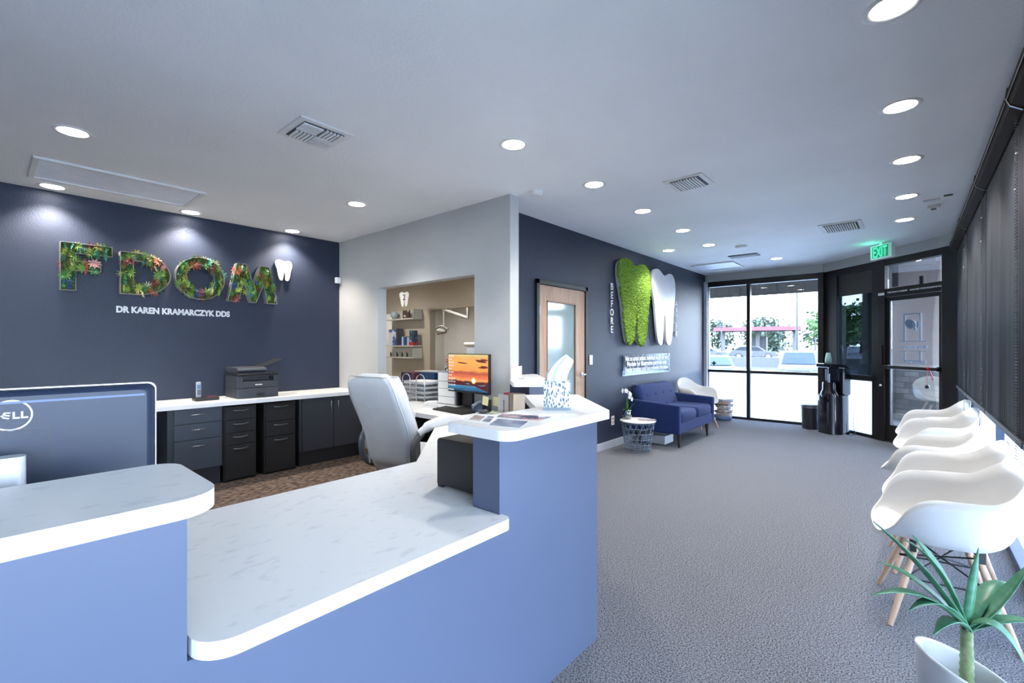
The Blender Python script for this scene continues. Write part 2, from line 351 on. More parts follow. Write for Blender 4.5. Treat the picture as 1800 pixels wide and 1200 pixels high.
# ------------------------------------------------------------------ interior door in the feature wall
dr = struct('door_2', MB().box(-3.09, -3.05, 3.965, 4.885, .01, 2.035), WOODD, bevel=.002)
# (the leaf is cut by its glazed light: four rails)
dr.data.clear_geometry(); mb = MB()
mb.box(-3.09, -3.05, 3.965, 4.107, .01, 2.035); mb.box(-3.09, -3.05, 4.69, 4.885, .01, 2.035); mb.box(-3.09, -3.05, 4.107, 4.69, 1.87, 2.035); mb.box(-3.09, -3.05, 4.107, 4.69, .01, .35)
dr.data.from_pydata(mb.v, [], mb.f)
MB().box(-3.075, -3.065, 4.107, 4.69, .35, 1.87).build('frosted_pane', DGLASS, dr)
g = MB(); 
for a in ((4.107, 4.122, .35, 1.87), (4.675, 4.69, .35, 1.87), (4.107, 4.69, 1.855, 1.87), (4.107, 4.69, .35, .365)): g.box(-3.062, -3.045, *a)
g.build('glazing_bead', mat('dark_oak', (.3, .18, .11), .5), dr)
MB().cyl((-3.05, 4.82, 1.02), (-3.0, 4.82, 1.02), .014).tube([(-3.0, 4.825, 1.02), (-2.99, 4.78, 1.02), (-2.99, 4.70, 1.02)], .01).lathe([(.028, 0), (.028, .01)], (0, 0, 0), 16, frameM((-3.05, 4.82, 1.02), (0, 1, 0), (0, 0, 1))).build('door_handle', CHROME, dr)
g = MB()
for z in (1.754, 1.077, .3): g.box(-3.052, -3.04, 3.955, 3.975, z-.05, z+.05)
g.build('hinge', STEEL, dr)
struct('trim_4', MB().box(-3.13, -3.035, 3.91, 3.96, 0, 2.09).box(-3.13, -3.035, 4.89, 4.94, 0, 2.09).box(-3.13, -3.035, 3.91, 4.94, 2.04, 2.09), FRAME, bevel=.003)
# ------------------------------------------------------------------ reception desk
CH = 1.07; CT = .038; LZ = .768
def toppiece(name, label, poly, z1, th):
    t = thing(name, label, 'countertop', (*poly[0], z1-th))
    o = Vector((*poly[0], 0)); pl = [(p[0]-o.x, p[1]-o.y) for p in poly]
    MB().flat(pl, 0, th-.0015).build('edge_band', EDGE, t)
    MB().flat(pl, th-.0015, th).build('laminate_top', TOPM, t)
    return t
s2 = math.sqrt(.5)
toppiece('transaction_ledge', 'high white speckled ledge in front of the large dark monitor',
         roundpoly([(-1.085, -1.4), (-1.075, .335), (-1.455, .335), (-1.465, -1.4)], [0, .085, .06, 0], 8), CH, CT)
toppiece('transaction_ledge', 'high white speckled ledge carrying the tissue box and dental cards',
         roundpoly([(-1.062, 1.205), (-1.062, 1.92), (-1.56, 2.418), (-1.795, 2.185), (-1.385, 1.775), (-1.385, 1.205)], [.06, .03, .02, .02, 0, .015], 8), CH, CT)
toppiece('transaction_ledge', 'small far high white ledge beside the pale wall end, holding brochure stands',
         roundpoly([(-2.23, 3.09), (-2.98, 3.84), (-3.05, 3.84), (-3.05, 3.27), (-2.735, 3.27), (-2.735, 3.125), (-2.465, 2.855)], [.02, 0, 0, 0, 0, 0, .03], 6), CH, CT)
def pony(name, label, poly, z0=0, z1=CH-CT): return one(name, label, 'desk panel', MB().flat(poly, z0, z1), LAM)
one('reception_desk', 'broad blue grey reception desk front facing the lobby', 'desk front', MB().flat([(-1.25, -1.35), (-1.115, -1.35), (-1.115, 1.895), (-1.59, 2.37), (-1.685, 2.275), (-1.25, 1.84)], 0, LZ-CT-.001)
    .flat([(-1.25, -1.35), (-1.115, -1.35), (-1.115, .2765), (-1.25, .2765)], LZ-CT-.001, CH-CT-.001).flat([(-1.25, 1.218), (-1.115, 1.218), (-1.115, 1.895), (-1.59, 2.37), (-1.685, 2.275), (-1.25, 1.84)], LZ-CT-.001, CH-CT-.001), LAM)
pony('low_partition', 'small blue grey desk panel under the far high ledge near the wood door', [(-2.31, 3.09), (-2.405, 2.995), (-2.545, 3.13), (-2.738, 3.13), (-2.738, 3.26), (-3.055, 3.26), (-3.055, 3.835)])
one('low_partition', 'short angled blue grey panel below the far low worktop', 'desk panel', MB().flat([(-1.595, 2.375), (-2.305, 3.085), (-2.40, 2.99), (-1.69, 2.28)], 0, LZ-CT), LAM)
WP = [(-1.06, .284), (-1.06, 1.225), (-1.112, 1.225), (-1.112, 1.214), (-1.255, 1.214), (-1.255, 1.838), (-1.69, 2.272), (-1.585, 2.378), (-1.54, 2.41), (-2.25, 3.11), (-2.31, 3.10), (-2.41, 3.0), (-2.55, 3.13),
      (-3.2, 3.13), (-3.2, 3.98), (-4.85, 3.98), (-4.85, 3.13), (-4.09, 3.13) , (-4.09, 2.57), (-3.03, 2.57), (-1.95, 1.49), (-1.95, -1.4), (-1.255, -1.4), (-1.255, .284)]
WP = [p for p in WP]
toppiece('worktop', 'long low white worktop running from the front opening to the sunset monitor',
         roundpoly(WP, [.075, .03]+[0]*22, 8), LZ, CT)
one('desk_end_panel', 'dark end panel under the worktop behind the white office chair', 'desk panel', MB().box(-4.08, -3.66, 2.62, 3.1, 0, LZ-CT-.002), LAMD, bevel=.003)
# ------------------------------------------------------------------ back counter and its cabinets
toppiece('back_counter', 'long white counter against the dark wall carrying the printer and phone', [(-5.755, .2), (-5.14, .2), (-5.14, 3.13), (-5.755, 3.13)], .815, .04)
def handle_bar(par, y0, y1, z, x=-.0):
    MB().tube([(x-.0, y0, z), (x+.025, y0, z), (x+.025, y1, z), (x, y1, z)], .005, 6).build('handle', CHROME, par)
c = thing('drawer_cabinet', 'slate three drawer cabinet with bar handles under the left of the back counter', 'cabinet', (-5.19, 1.372, 0))
MB().box(-.5, 0, -.24, .212, .18, .772).box(-.5, -.03, -.2, .2, 0, .18).build('body', LAMD, c)
for z0, z1 in ((.63, .768), (.475, .625), (.185, .47)):
    d = MB().box(.001, .02, -.193, .197, z0, z1).build('drawer', mat('slate_drawer', (.044, .056, .078), .45), c, bevel=.002); handle_bar(d, -.06, .05, z1-.055, .02)
for k, (y0, y1, lab) in enumerate(((1.595, 1.9, 'black four drawer filing cabinet beside the slate drawers'), (1.976, 2.31, 'black filing cabinet beside the two door cupboard'))):
    c = thing('filing_cabinet', lab, 'filing cabinet', (-5.2, (y0+y1)/2, 0)); w = (y1-y0)/2
    MB().box(-.5, 0, -w, w, .0, .755).build('body', BLK2, c, bevel=.004)
    rows = ((.62, .75), (.49, .612), (.37, .482), (.02, .362)) if k == 0 else ((.56, .75), (.40, .552), (.02, .392))
    for z0, z1 in rows:
        d = MB().box(.001, .016, -w+.012, w-.012, z0, z1).build('drawer', BLK2, c, bevel=.003)
        MB().tube([(.016, -.07, z1-.035), (.03, -.04, z1-.04), (.032, 0, z1-.042), (.03, .04, z1-.04), (.016, .07, z1-.035)], .008, 6).build('handle', mat('dark_handle', (.10, .105, .12), .3, metal=.6), d)
c = thing('cupboard', 'dark slate two door cupboard at the right end of the back counter', 'cupboard', (-5.19, 2.745, 0))
MB().box(-.5, 0, -.40, .375, .165, .772).box(-.5, -.06, -.375, .375, 0, .165).build('body', LAMD, c)
for a, b, s in ((-.372, -.003, -.045), (.003, .372, .045)):
    d = MB().box(.001, .02, a, b, .175, .768).build('door', LAMD, c, bevel=.002)
    MB().tube([(.02, s, .61), (.045, s, .61), (.045, s, .72), (.02, s, .72)], .005, 6).build('handle', CHROME, d)
# printer
PG = mat('printer_grey', (.036, .043, .055), .45); PD = mat('printer_dark', (.016, .017, .02), .4)
t = thing('printer', 'dark grey multifunction printer with raised document tray on the back counter', 'printer', (-5.46, 1.955, .815))
MB().box(-.19, .175, -.205, .205, .0, .105).build('paper_drawer', PG, t, bevel=.008)
MB().box(-.19, .17, -.205, .205, .107, .175).box(-.19, .17, -.205, -.15, .175, .235).box(-.19, .17, .155, .205, .175, .235).box(-.19, .05, -.15, .155, .175, .235).box(-.19, .17, -.205, .205, .225, .24).build('body', PG, t, bevel=.005)
MB().box(.171, .178, -.15, .15, .115, .17).build('front_cover', PG, t, bevel=.003); MB().box(.178, .18, -.035, .035, .135, .145).build('badge', VW, t)
MB().box(.0, .165, -.14, .145, .176, .182).build('output_tray', BLACK, t)
MB().box(-.19, .19, -.21, .21, .242, .262).build('scanner_bed', PD, t, bevel=.006)
MB().box(.17, .192, -.1, .19, .244, .266).build('control_panel', BLACK, t, bevel=.003)
g = MB(); g.prism([(-.19, .263), (.14, .263), (.17, .29), (.16, .315), (.10, .325), (-.19, .325)], (0, -.2, 0), (1, 0, 0), (0, 0, 1), (0, 1, 0), .29)
g.build('document_feeder', PG, t, bevel=.008)
g = MB(); g.prism([(.05, .31), (.28, .40), (.275, .408), (.05, .322)], (-.13, 0, 0), (0, 1, 0), (0, 0, 1), (1, 0, 0), .22)
g.build('document_tray', PD, t, bevel=.003)
MB().box(.178, .18, -.02, .06, .02, .05).build('drawer_grip', BLACK, t)
# phone
t = thing('cordless_phone', 'cordless handset standing in its black answering base on the back counter', 'phone', (-5.42, 1.50, .815))
MB().box(-.07, .06, -.1, .11, 0, .035).build('base', BLACK, t, bevel=.008)
MB().box(.0, .05, -.0, .09, .035, .042).build('display', mat('dark_red_display', (.18, .02, .03), .3), t)
h = MB().box(-.04, -.015, -.075, -.03, .03, .19).build('handset', mat('silver_plastic', (.35, .37, .42), .35), t, bevel=.01)
MB().box(-.0149, -.013, -.068, -.037, .12, .16).build('screen', mat('blue_lcd', (.1, .2, .35), .3), h)
g = MB()
for i in range(4):
    for j in range(3): g.box(-.0149, -.012, -.067+j*.011, -.059+j*.011, .06+i*.013, .069+i*.013)
g.build('keypad', BLACK, h)
one('phone_cable', 'thin white cable lying between the phone base and the printer', 'cable', MB().tube(spline([(-5.4, 1.615, .82), (-5.42, 1.66, .82), (-5.47, 1.69, .82), (-5.5, 1.74, .82)], 4), .004, 6), WHITE)
# ------------------------------------------------------------------ big monitor on the left (seen from behind)
MBK = mat('monitor_back', (.010, .018, .042), .38, spec=.4)
t = thing('desktop_monitor', 'large dark monitor seen from behind at the left, oval logo on its back', 'monitor', (-1.8, .065, LZ))
pr = rrect(.60, .40, .02)
MB().prism(pr, (-.03, 0, .29), (0, 1, 0), (0, 0, 1), (1, 0, 0), .028).build('bezel', mat('silver_bezel', (.45, .46, .48), .3, metal=.5), t)
MB().rings([[Vector((x, a*k, .29+b*k)) for a, b in pr] for x, k in ((-.004, .985), (.014, .98), (.024, .95), (.028, .90))]).build('back_cover', MBK, t)
MB().prism(rrect(.58, .37, .01), (-.0305, 0, .295), (0, 1, 0), (0, 0, 1), (-1, 0, 0), .001).build('screen', BLACK, t)
MB().box(.0255, .029, -.26, .265, .452, .458).build('vent', mat('vent_blue', (.08, .12, .22), .4), t)
def ring_yz(cy, cz, ro, ri, n=40, x=.0283, sy=1):
    mb = MB(); a = [Vector((x, cy+ro*sy*math.cos(2*PI*i/n), cz+ro*math.sin(2*PI*i/n))) for i in range(n)]; b = [Vector((x, cy+ri*sy*math.cos(2*PI*i/n), cz+ri*math.sin(2*PI*i/n))) for i in range(n)]
    mb.add(a+b, [(i, (i+1) % n, n+(i+1) % n, n+i) for i in range(n)]); return mb
lg = ring_yz(-.012, .422, .040, .0365, sy=1.0).build('logo_ring', VW, t)
def strokes_yz(polys, x=.0286):
    mb = MB()
    for po in polys: mb.prism(po, (x, 0, 0), (0, 1, 0), (0, 0, 1), (1, 0, 0), .0006)
    return mb
bxp = lambda a, b, c, d: [(a, c), (b, c), (b, d), (a, d)]
Z0 = .4125; Z1 = .4305
strokes_yz([bxp(-.044, -.040, Z0, Z1), [(-.040, Z1), (-.034, Z1), (-.030, .4215), (-.034, Z0), (-.040, Z0), (-.040, Z0+.004), (-.036, Z0+.004), (-.034, .4215), (-.036, Z1-.004), (-.040, Z1-.004)]]).build('logo_letter', VW, lg)
ek = [[(-.031+.0+i*.0036, .4175+i*.0052), (-.016+i*.0012, .4125+i*.0072), (-.0145+i*.0012, .4152+i*.0072), (-.0295+i*.0036, .4202+i*.0052)] for i in range(3)]
strokes_yz(ek+[[(-.031, .4175), (-.028, .4163), (-.020, .4290), (-.024, .4310)]]).build('logo_letter', VW, lg)
for y in (-.009, .006): strokes_yz([bxp(y, y+.004, Z0, Z1), bxp(y+.004, y+.013, Z0, Z0+.004)]).build('logo_letter', VW, lg)
g = MB(); 
for x0, x1, z0, z1 in ((-.14, .06, .383, .3845), (.0585, .06, .12, .3845)): g.box(.028, .0288, x0, x1, z0, z1)
g.build('cover_seam', BLACK, t); ring_yz(-.03, .27, .075, .0735, sy=1).build('port_seam', BLACK, t)
st = MB(); st.rings([[Vector((.15+b, -.055+a, z)) for a, b in rrect(.13, .05, .02)] for z in (.0, .02, .30, .335)])
st.build('stand', mat('silver_stand', (.60, .61, .64), .3, metal=.3), t, bevel=.004)
MB().flat([(x, y-.055) for x, y in rrect(.36, .3, .04)], 0, .012).build('stand_foot', STEEL, t)
MB().box(.02, .15, -.09, -.02, .24, .30).build('stand_arm', STEEL, t)
# ------------------------------------------------------------------ office chairs
def office_chair(label, loc, rz):
    t = thing('office_chair', label, 'office chair', loc, rz)
    GREYP = mat('grey_arm_plastic', (.13, .135, .145), .3)
    rs = []
    for z, w, d in ((.40, .40, .40), (.415, .50, .49), (.47, .54, .53), (.53, .52, .51), (.555, .42, .42)):
        rs.append([Vector((.02+b, a, z)) for a, b in rrect(w, d, .09, 6)])
    MB().rings(rs).build('seat', LEATH, t)
    rs = []; N = 16
    for i in range(N+1):
        s = i/N; z = .47+.68*s; x = -.215-.16*s+.03*math.sin(s*PI*1.6)
        w = .46+.08*math.sin(min(s*1.5, 1)*PI/2); 
        if s > .8: w -= .10*((s-.8)/.2)**2
        th = .115+.025*math.sin(s*PI)
        k = 1 if 0 < i < N else .72
        rs.append([Vector((x+b*k, a*k, z)) for a, b in rrect(w, th, th*.42, 5)])
    rs.insert(0, [p+Vector((0, 0, -.0)) for p in rs[0]]); rs[0] = [Vector((-.21+(p.x+.215)*.5, p.y*.8, .455)) for p in rs[1]]
    top = [Vector((p.x*.5-.375*.5, p.y*.8, 1.168)) for p in rs[-1]]; rs.append(top)
    bk = MB().rings(rs).build('backrest', LEATH, t)
    for sx in (-.048, .045):
        path = []
        for i in range(N+1):
            s = i/N; z = .47+.68*s; x = -.215-.16*s+.03*math.sin(s*PI*1.6)+sx*1.02
            w = .46+.08*math.sin(min(s*1.5, 1)*PI/2)
            if s > .8: w -= .10*((s-.8)/.2)**2
            path.append((x, w/2-.013, z))
        pth = path+[(q[0], -q[1], q[2]) for q in reversed(path)]
        MB().tube(pth, .0055, 6).build('piping', LEATH, bk)
    # cushion roll facing forward
    for z0, z1 in ((.56, .80), (.80, 1.02), (1.02, 1.14)):
        rs = []
        for k, q in ((0, .86), (.5, 1), (1, .86)):
            z = z0+(z1-z0)*k; s = (z-.47)/.68; x = -.215-.16*s+.03*math.sin(s*PI*1.6)+.045
            rs.append([Vector((x+b, a*q, z)) for a, b in rrect(.44, .07, .03, 4)])
        MB().rings(rs).build('back_cushion', LEATH, bk)
    for sy in (-1, 1):
        y = sy*.285
        loop = spline([(-.20, y, .745), (-.285, y, .66), (-.27, y, .52), (-.17, y, .44), (-.02, y, .42), (.08, y, .43)], 5)
        a = MB().tube(loop, .028, 10, flat=.55, up=(0, 1, 0)).tube(spline([(.15, y, .76), (.17, y, .66), (.14, y, .50), (.06, y, .43)], 5), .022, 10, flat=.55, up=(0, 1, 0)).build('armrest_frame', GREYP, t)
        MB().tube(spline([(-.24, y, .74), (-.13, y, .785), (.02, y, .805), (.15, y, .795), (.25, y, .755)], 5), [.03]*4+[.04]*12+[.036]*5, 12, flat=.6, up=(0, 1, 0)).build('armrest_pad', LEATH, a)
    MB().cyl((0, 0, .10), (0, 0, .40), .03).lathe([(.07, .38), (.10, .40)]).build('gas_column', BLACK, t)
    for k in range(5):
        a = 2*PI*k/5+.3; p = Vector((math.cos(a)*.31, math.sin(a)*.31, 0))
        l = MB().tube([(0, 0, .12), (p.x*.5, p.y*.5, .105), (p.x, p.y, .075)], [.032, .026, .02], 8).build('base_arm', GREYP, t)
        MB().cyl((p.x-.022*math.sin(a), p.y+.022*math.cos(a), .028), (p.x+.022*math.sin(a), p.y-.022*math.cos(a), .028), .028).build('caster', BLACK, l)
    return t
oc = office_chair('white leather office chair with padded arms at the low worktop by the sunset monitor', (-2.96, 2.25, 0), R(96))
MB().tube(spline([(-.1, -.12, .56), (.0, -.16, .572), (.12, -.12, .565)], 4), .05, 8, flat=.25).build('seat_wrinkle', LEATH, oc)
office_chair('white leather office chair mostly hidden behind the large dark monitor', (-2.35, .26, 0), R(5))
# ------------------------------------------------------------------ desk monitor with sunset
def screen_mat():
    m = bpy.data.materials.new('sunset_screen'); m.use_nodes = True; n = m.node_tree; L = n.links; n.nodes.remove(n.nodes['Principled BSDF'])
    tc = n.nodes.new('ShaderNodeTexCoord'); sep = n.nodes.new('ShaderNodeSeparateXYZ'); L.new(tc.outputs['Generated'], sep.inputs[0])
    no = n.nodes.new('ShaderNodeTexNoise'); mp = n.nodes.new('ShaderNodeMapping'); mp.inputs['Scale'].default_value = (2.2, 1, 9); L.new(tc.outputs['Generated'], mp.inputs[0]); L.new(mp.outputs[0], no.inputs[0])
    no.inputs['Scale'].default_value = 1.6; no.inputs['Detail'].default_value = 4
    ma = n.nodes.new('ShaderNodeMath'); ma.operation = 'MULTIPLY_ADD'; ma.inputs[1].default_value = .16; L.new(no.outputs['Fac'], ma.inputs[0]); L.new(sep.outputs['Z'], ma.inputs[2])
    sb = n.nodes.new('ShaderNodeMath'); sb.operation = 'SUBTRACT'; sb.inputs[1].default_value = .08; L.new(ma.outputs[0], sb.inputs[0])
    r = n.nodes.new('ShaderNodeValToRGB'); cr = r.color_ramp; L.new(sb.outputs[0], r.inputs[0])
    st = [(0, (.02, .05, .10)), (.10, (.06, .20, .36)), (.19, (.10, .30, .46)), (.205, (.10, .03, .03)), (.27, (.14, .04, .03)), (.285, (.85, .36, .14)), (.38, (.80, .20, .09)), (.50, (.42, .10, .07)), (.56, (.85, .33, .10)), (.80, (.90, .42, .12)), (.9, (.75, .40, .14)), (1, (.70, .62, .28))]
    cr.elements[0].position = 0; cr.elements[0].color = (*st[0][1], 1); cr.elements[1].position = 1; cr.elements[1].color = (*st[-1][1], 1)
    for p, c in st[1:-1]: e = cr.elements.new(p); e.color = (*c, 1)
    em = n.nodes.new('ShaderNodeEmission'); em.inputs[1].default_value = .45; L.new(r.outputs[0], em.inputs[0]); L.new(em.outputs[0], n.nodes['Material Output'].inputs[0])
    return m
t = thing('desktop_monitor', 'black flat monitor showing an orange sunset desktop picture', 'monitor', (-3.175, 3.02, LZ), R(-3))
MB().box(-.295, .295, .0, .03, .155, .525).build('bezel', BLACK, t, bevel=.003)
sc_ = MB().box(-.286, .286, -.002, -.0005, .172, .518).build('screen', screen_mat(), t)
def disc(cx, cz, r, y, n=20, sz=1): return MB().add([Vector((cx+r*math.cos(2*PI*i/n), y, cz+r*sz*math.sin(2*PI*i/n))) for i in range(n)], [list(range(n))[::-1]])
disc(.09, .275, .032, -.0026, sz=.9).build('sun_glow', emitmat('sun_glow', (1, .55, .15), .5), sc_)
disc(.09, .275, .02, -.003).build('sun_disc', emitmat('sun_disc', (1, .93, .62), .9), sc_)
def cloud(cx, cz, a, b): return ell(cx, cz, a, b, R(-3), 16)
g = MB()
for q in ((-.07, .437, .075, .006), (-.10, .441, .04, .004), (.20, .455, .07, .01), (.235, .47, .05, .008), (.16, .465, .05, .006), (.235, .405, .05, .011), (.20, .398, .05, .006)): g.prism(cloud(*q), (0, -.0022, 0), (1, 0, 0), (0, 0, 1), (0, -1, 0), .0004)
g.build('cloud', emitmat('cloud_dark', (.16, .04, .04), .45), sc_)
g = MB(); g.prism([(-.286, .245), (-.2, .262), (-.12, .258), (-.04, .245), (.05, .232), (.13, .236), (.2, .228), (.286, .24), (.286, .18), (.2, .2), (.1, .225), (-.286, .225)], (0, -.0022, 0), (1, 0, 0), (0, 0, 1), (0, -1, 0), .0004)
g.build('shore', emitmat('shore_dark', (.10, .025, .03), .45), sc_)
g = MB()
random.seed(5)
for r_ in range(10):
    for c_ in range(3 if r_ < 7 else 4):
        if c_ == 2 and r_ in (1, 4, 6): continue
        x = -.276+c_*.028; z = .495-r_*.031; g.box(x, x+.012, -.0034, -.0022, z, z+.013)
g.build('desktop_icons', emitmat('icons', (.75, .78, .85), .45), sc_)
MB().box(-.286, -.2, -.0034, -.0022, .172, .181).build('taskbar', emitmat('taskbar', (.6, .75, .85), .45), sc_)
MB().box(-.03, .03, .03, .06, .01, .30).build('stand', BLACK, t); MB().flat([(x, y+.04) for x, y in rrect(.26, .18, .02)], 0, .012).build('stand_foot', BLACK, t)
# speaker / hub block under the monitor
one('speaker_bar', 'black box standing under the sunset monitor', 'box', MB().box(-3.44, -3.12, 3.12, 3.19, LZ, LZ+.13) if 0 else MB().box(-3.42, -3.2, 3.17, 3.4, LZ, LZ+.15), BLACK, bevel=.004)
# keyboard
t = thing('keyboard', 'black keyboard on the worktop in front of the sunset monitor', 'keyboard', (-3.17, 2.84, LZ), R(-6))
MB().prism([(-.08, 0), (.08, 0), (.08, .024), (-.08, .012)], (-.225, 0, 0), (0, 1, 0), (0, 0, 1), (1, 0, 0), .45).build('body', BLACK, t, bevel=.003)
g = MB()
for r_ in range(6):
    for c_ in range(20):
        g.box(-.215+c_*.0215, -.215+c_*.0215+.018, -.072+r_*.024, -.072+r_*.024+.02, .012+r_*.0021, .0165+r_*.0021)
g.build('keys', mat('key_black', (.03, .029, .028), .5), t)
t = thing('mouse', 'small dark computer mouse right of the keyboard', 'mouse', (-2.87, 2.92, LZ+.002), R(40))
MB().ball((0, 0, .018), .05, 14, 8, (1, .62, .36)).build('body', mat('mouse_grey', (.06, .065, .075), .35), t); MB().box(.015, .03, -.004, .004, .030, .037).build('scroll_wheel', STEEL, t)
one('mouse_pad', 'thin pale pad under the dark computer mouse', 'mouse pad', MB().flat([(-2.98, 2.86), (-2.80, 2.82), (-2.76, 2.98), (-2.94, 3.02)], LZ, LZ+.002), mat('pale_pad', (.5, .52, .56), .8))
# stapler
t = thing('stapler', 'small white stapler on the worktop beside the white desktop drawers', 'stapler', (-3.56, 2.90, LZ), R(20))
MB().box(-.07, .07, -.018, .018, 0, .012).build('base', WHITE, t, bevel=.004); MB().tube([(-.07, 0, .03), (-.02, 0, .045), (.07, 0, .05)], [.016, .02, .017], 8).build('arm', WHITE, t)
# desk phone
t = thing('desk_phone', 'blue grey desk telephone between the keyboard and the pen holder', 'phone', (-2.985, 3.0, LZ), 0); t.scale = (.48, .75, 1)
MB().prism([(-.08, 0), (.08, 0), (.08, .06), (-.08, .02)], (-.10, 0, 0), (0, 1, 0), (0, 0, 1), (1, 0, 0), .20).build('body', mat('phone_blue', (.05, .08, .14), .4), t, bevel=.005)
MB().tube([(-.075, -.09, .045), (-.075, 0, .075), (-.075, .09, .085)], [.022, .015, .022], 8).build('handset', mat('phone_pale', (.3, .34, .4), .4), t)
# pen holder with sticky notes
YEL = mat('sticky_yellow', (.75, .72, .42), .8)
t = thing('pen_holder', 'black upright holder with one yellow sticky note under the sunset monitor', 'pen holder', (-2.90, 3.0, LZ))
MB().box(-.03, .03, -.03, .03, 0, .115).build('body', BLACK, t, bevel=.004)
MB().box(-.036, .034, -.036, -.033, .07, .15, Matrix.Rotation(R(8), 4, 'Y')).build('sticky_note', YEL, t)
t = thing('paper_holder', 'clear paper holder covered with two yellow sticky notes right of the pen holder', 'holder', (-2.82, 3.06, LZ)); t.scale = (.8, 1, 1)
MB().box(-.06, .06, -.01, .01, 0, .10).box(-.06, .06, -.04, .03, 0, .01).build('body', mat('pale_plastic', (.45, .5, .55), .3), t)
for dx, rr in ((-.02, 4), (.045, 10)): MB().box(dx-.04, dx+.035, -.02-(dx+.02)*.1, -.017-(dx+.02)*.1, .06, .14, Matrix.Rotation(R(rr*.5), 4, 'Y')).build('sticky_note', YEL, t)
one('note_pad', 'pale green note pad lying left of the orange pad', 'note pad', MB().flat([(-2.815, 2.945), (-2.74, 2.925), (-2.71, 2.98), (-2.78, 3.0)], LZ+.003, LZ+.02), mat('pale_green_paper', (.55, .6, .42), .8))
one('note_pad', 'orange red note pad beside the pale green pad', 'note pad', MB().flat([(-2.70, 2.90), (-2.63, 2.91), (-2.64, 2.97), (-2.70, 2.96)], LZ+.001, LZ+.012), mat('orange_paper', (.75, .2, .06), .8))
# box files and leaning books near the wall end
t = thing('magazine_file', 'grey cardboard magazine file with dark vertical writing by the pale wall end', 'magazine file', (-2.665, 3.03, LZ), R(-8))
MB().box(-.085, .085, -.05, .06, 0, .175).build('body', mat('file_grey', (.40, .41, .42), .7), t)
g = text_mb('DR SUPPLIES', .018, frameM((.0, -.0505, .03), (0, 0, 1), (-1, 0, 0)), .0006, .0008); 
g.build('writing', BLACK, t)
for i, (x, c_, h_, lab) in enumerate(((-2.62, (.30, .02, .06), .19, 'dark red folder lying across the files under the far ledge'), )):
    one('folder', lab, 'folder', MB().box(-2.70, -2.60, 3.0, 3.09, LZ+.176, LZ+.19), mat('red_folder', c_, .6), bevel=.002)
for i, (x, y, c_, lab) in enumerate(((-2.565, 3.02, (.16, .15, .15), 'dark grey binder standing beside the magazine file'), (-2.53, 3.0, (.30, .25, .2), 'brown binder standing between grey binder and tan book'), (-2.49, 2.985, (.5, .42, .32), 'tan book standing nearest the far ledge opening'))):
    g = MB().box(-.012, .012, -.05, .05, 0, .2-.0*i); b = g.build('binder', mat('binder_%d' % i, c_, .6), loc=(x+.0, y-.03, LZ), bevel=.002); b.rotation_euler = (0, R(6*i), R(-40)); b.location.z = LZ+.004*i; tag(b, lab, 'binder')
# white desktop drawers
t = thing('storage_tower', 'white plastic desktop drawer tower left of the sunset monitor', 'drawers', (-3.60, 3.26, LZ), R(0))
MB().box(-.14, .14, -.13, .2, 0, .34).build('body', mat('white_drawer_body', (.30, .32, .36), .4), t, bevel=.004)
for z0, z1 in ((.24, .325), (.165, .235), (.085, .16), (.01, .08)): MB().box(-.125, .125, -.136, -.131, z0, z1).build('drawer', WHITE, t, bevel=.004)
MB().box(.141, .165, -.13, .2, 0, .33).build('side_panel', BLACK, t)
random.seed(3)
t = thing('card_box', 'patterned black and white box sitting on the white desktop drawers', 'box', (-3.58, 3.26, LZ+.342))
MB().box(-.10, .12, -.08, .1, 0, .045).build('body', mat('black_white_pattern', (.02, .02, .02), .5, c2=(.7, .7, .68), ns=35, lo=.48, hi=.52), t)
MB().prism([(-.1, .045), (.1, .045), (.04, .11), (-.04, .1)], (0, -.06, 0), (1, 0, 0), (0, 0, 1), (0, 1, 0), .12).build('lid', mat('pattern_lid', (.03, .03, .035), .5, c2=(.6, .6, .5), ns=30, lo=.47, hi=.53), t)
# wire letter trays
t = thing('letter_tray', 'stacked wire letter trays full of papers behind the white office chair', 'letter tray', (-4.12, 3.25, LZ), R(0))
for i in range(4):
    z = .03+.05*i; g = MB(); w, d = .2, .15
    g.tube([(-w, -d, z), (w, -d, z), (w, d, z), (-w, d, z), (-w, -d, z)], .004, 6); g.tube([(-w, -d, z+.03), (w, -d, z+.03), (w, d, z+.03), (-w, d, z+.03), (-w, -d, z+.03)], .004, 6)
    for k in range(9): g.cyl((-w+.05*k, -d, z), (-w+.05*k, d, z), .002, n=5)
    tr_ = g.build('tray', STEEL, t)
    MB().box(-w+.02, w-.02, -d+.01, d-.01, z+.006, z+.022+.006*(i == 3)).build('paper_stack', PAPER, tr_)
for x in (-.12, .13):
    MB().tube([(x-.07, -.15, .0), (x-.07, -.15, .24)]+[(x+.07*math.cos(R(a)), -.15, .24+.05*math.sin(R(a))) for a in range(165, 0, -15)]+[(x+.07, -.15, .24), (x+.07, -.15, .0)], .006, 8).build('hoop', CHROME, t)
one('storage_bag', 'dark navy and maroon bag behind the wire letter trays', 'bag', MB().rings([[Vector((-4.74+a*k*.85, 3.57+b*k, LZ+z)) for a, b in rrect(.30, .22, .04)] for z, k in ((0, .9), (.05, 1), (.24, 1), (.27, .95))]), mat('navy_bag', (.02, .02, .05), .5, c2=(.12, .02, .03), ns=5, lo=.5, hi=.6))
one('product_box', 'dark blue printed box behind the wire letter trays, right of the bag', 'box', MB().box(-4.52, -4.24, 3.5, 3.62, LZ, LZ+.28), mat('blue_box', (.01, .04, .12), .4, c2=(.3, .35, .4), ns=12, lo=.62, hi=.7), bevel=.003)
t = thing('hall_ledge', 'white ledge on a dark panel beyond the wall opening', 'ledge', (-4.4, 3.85, LZ))
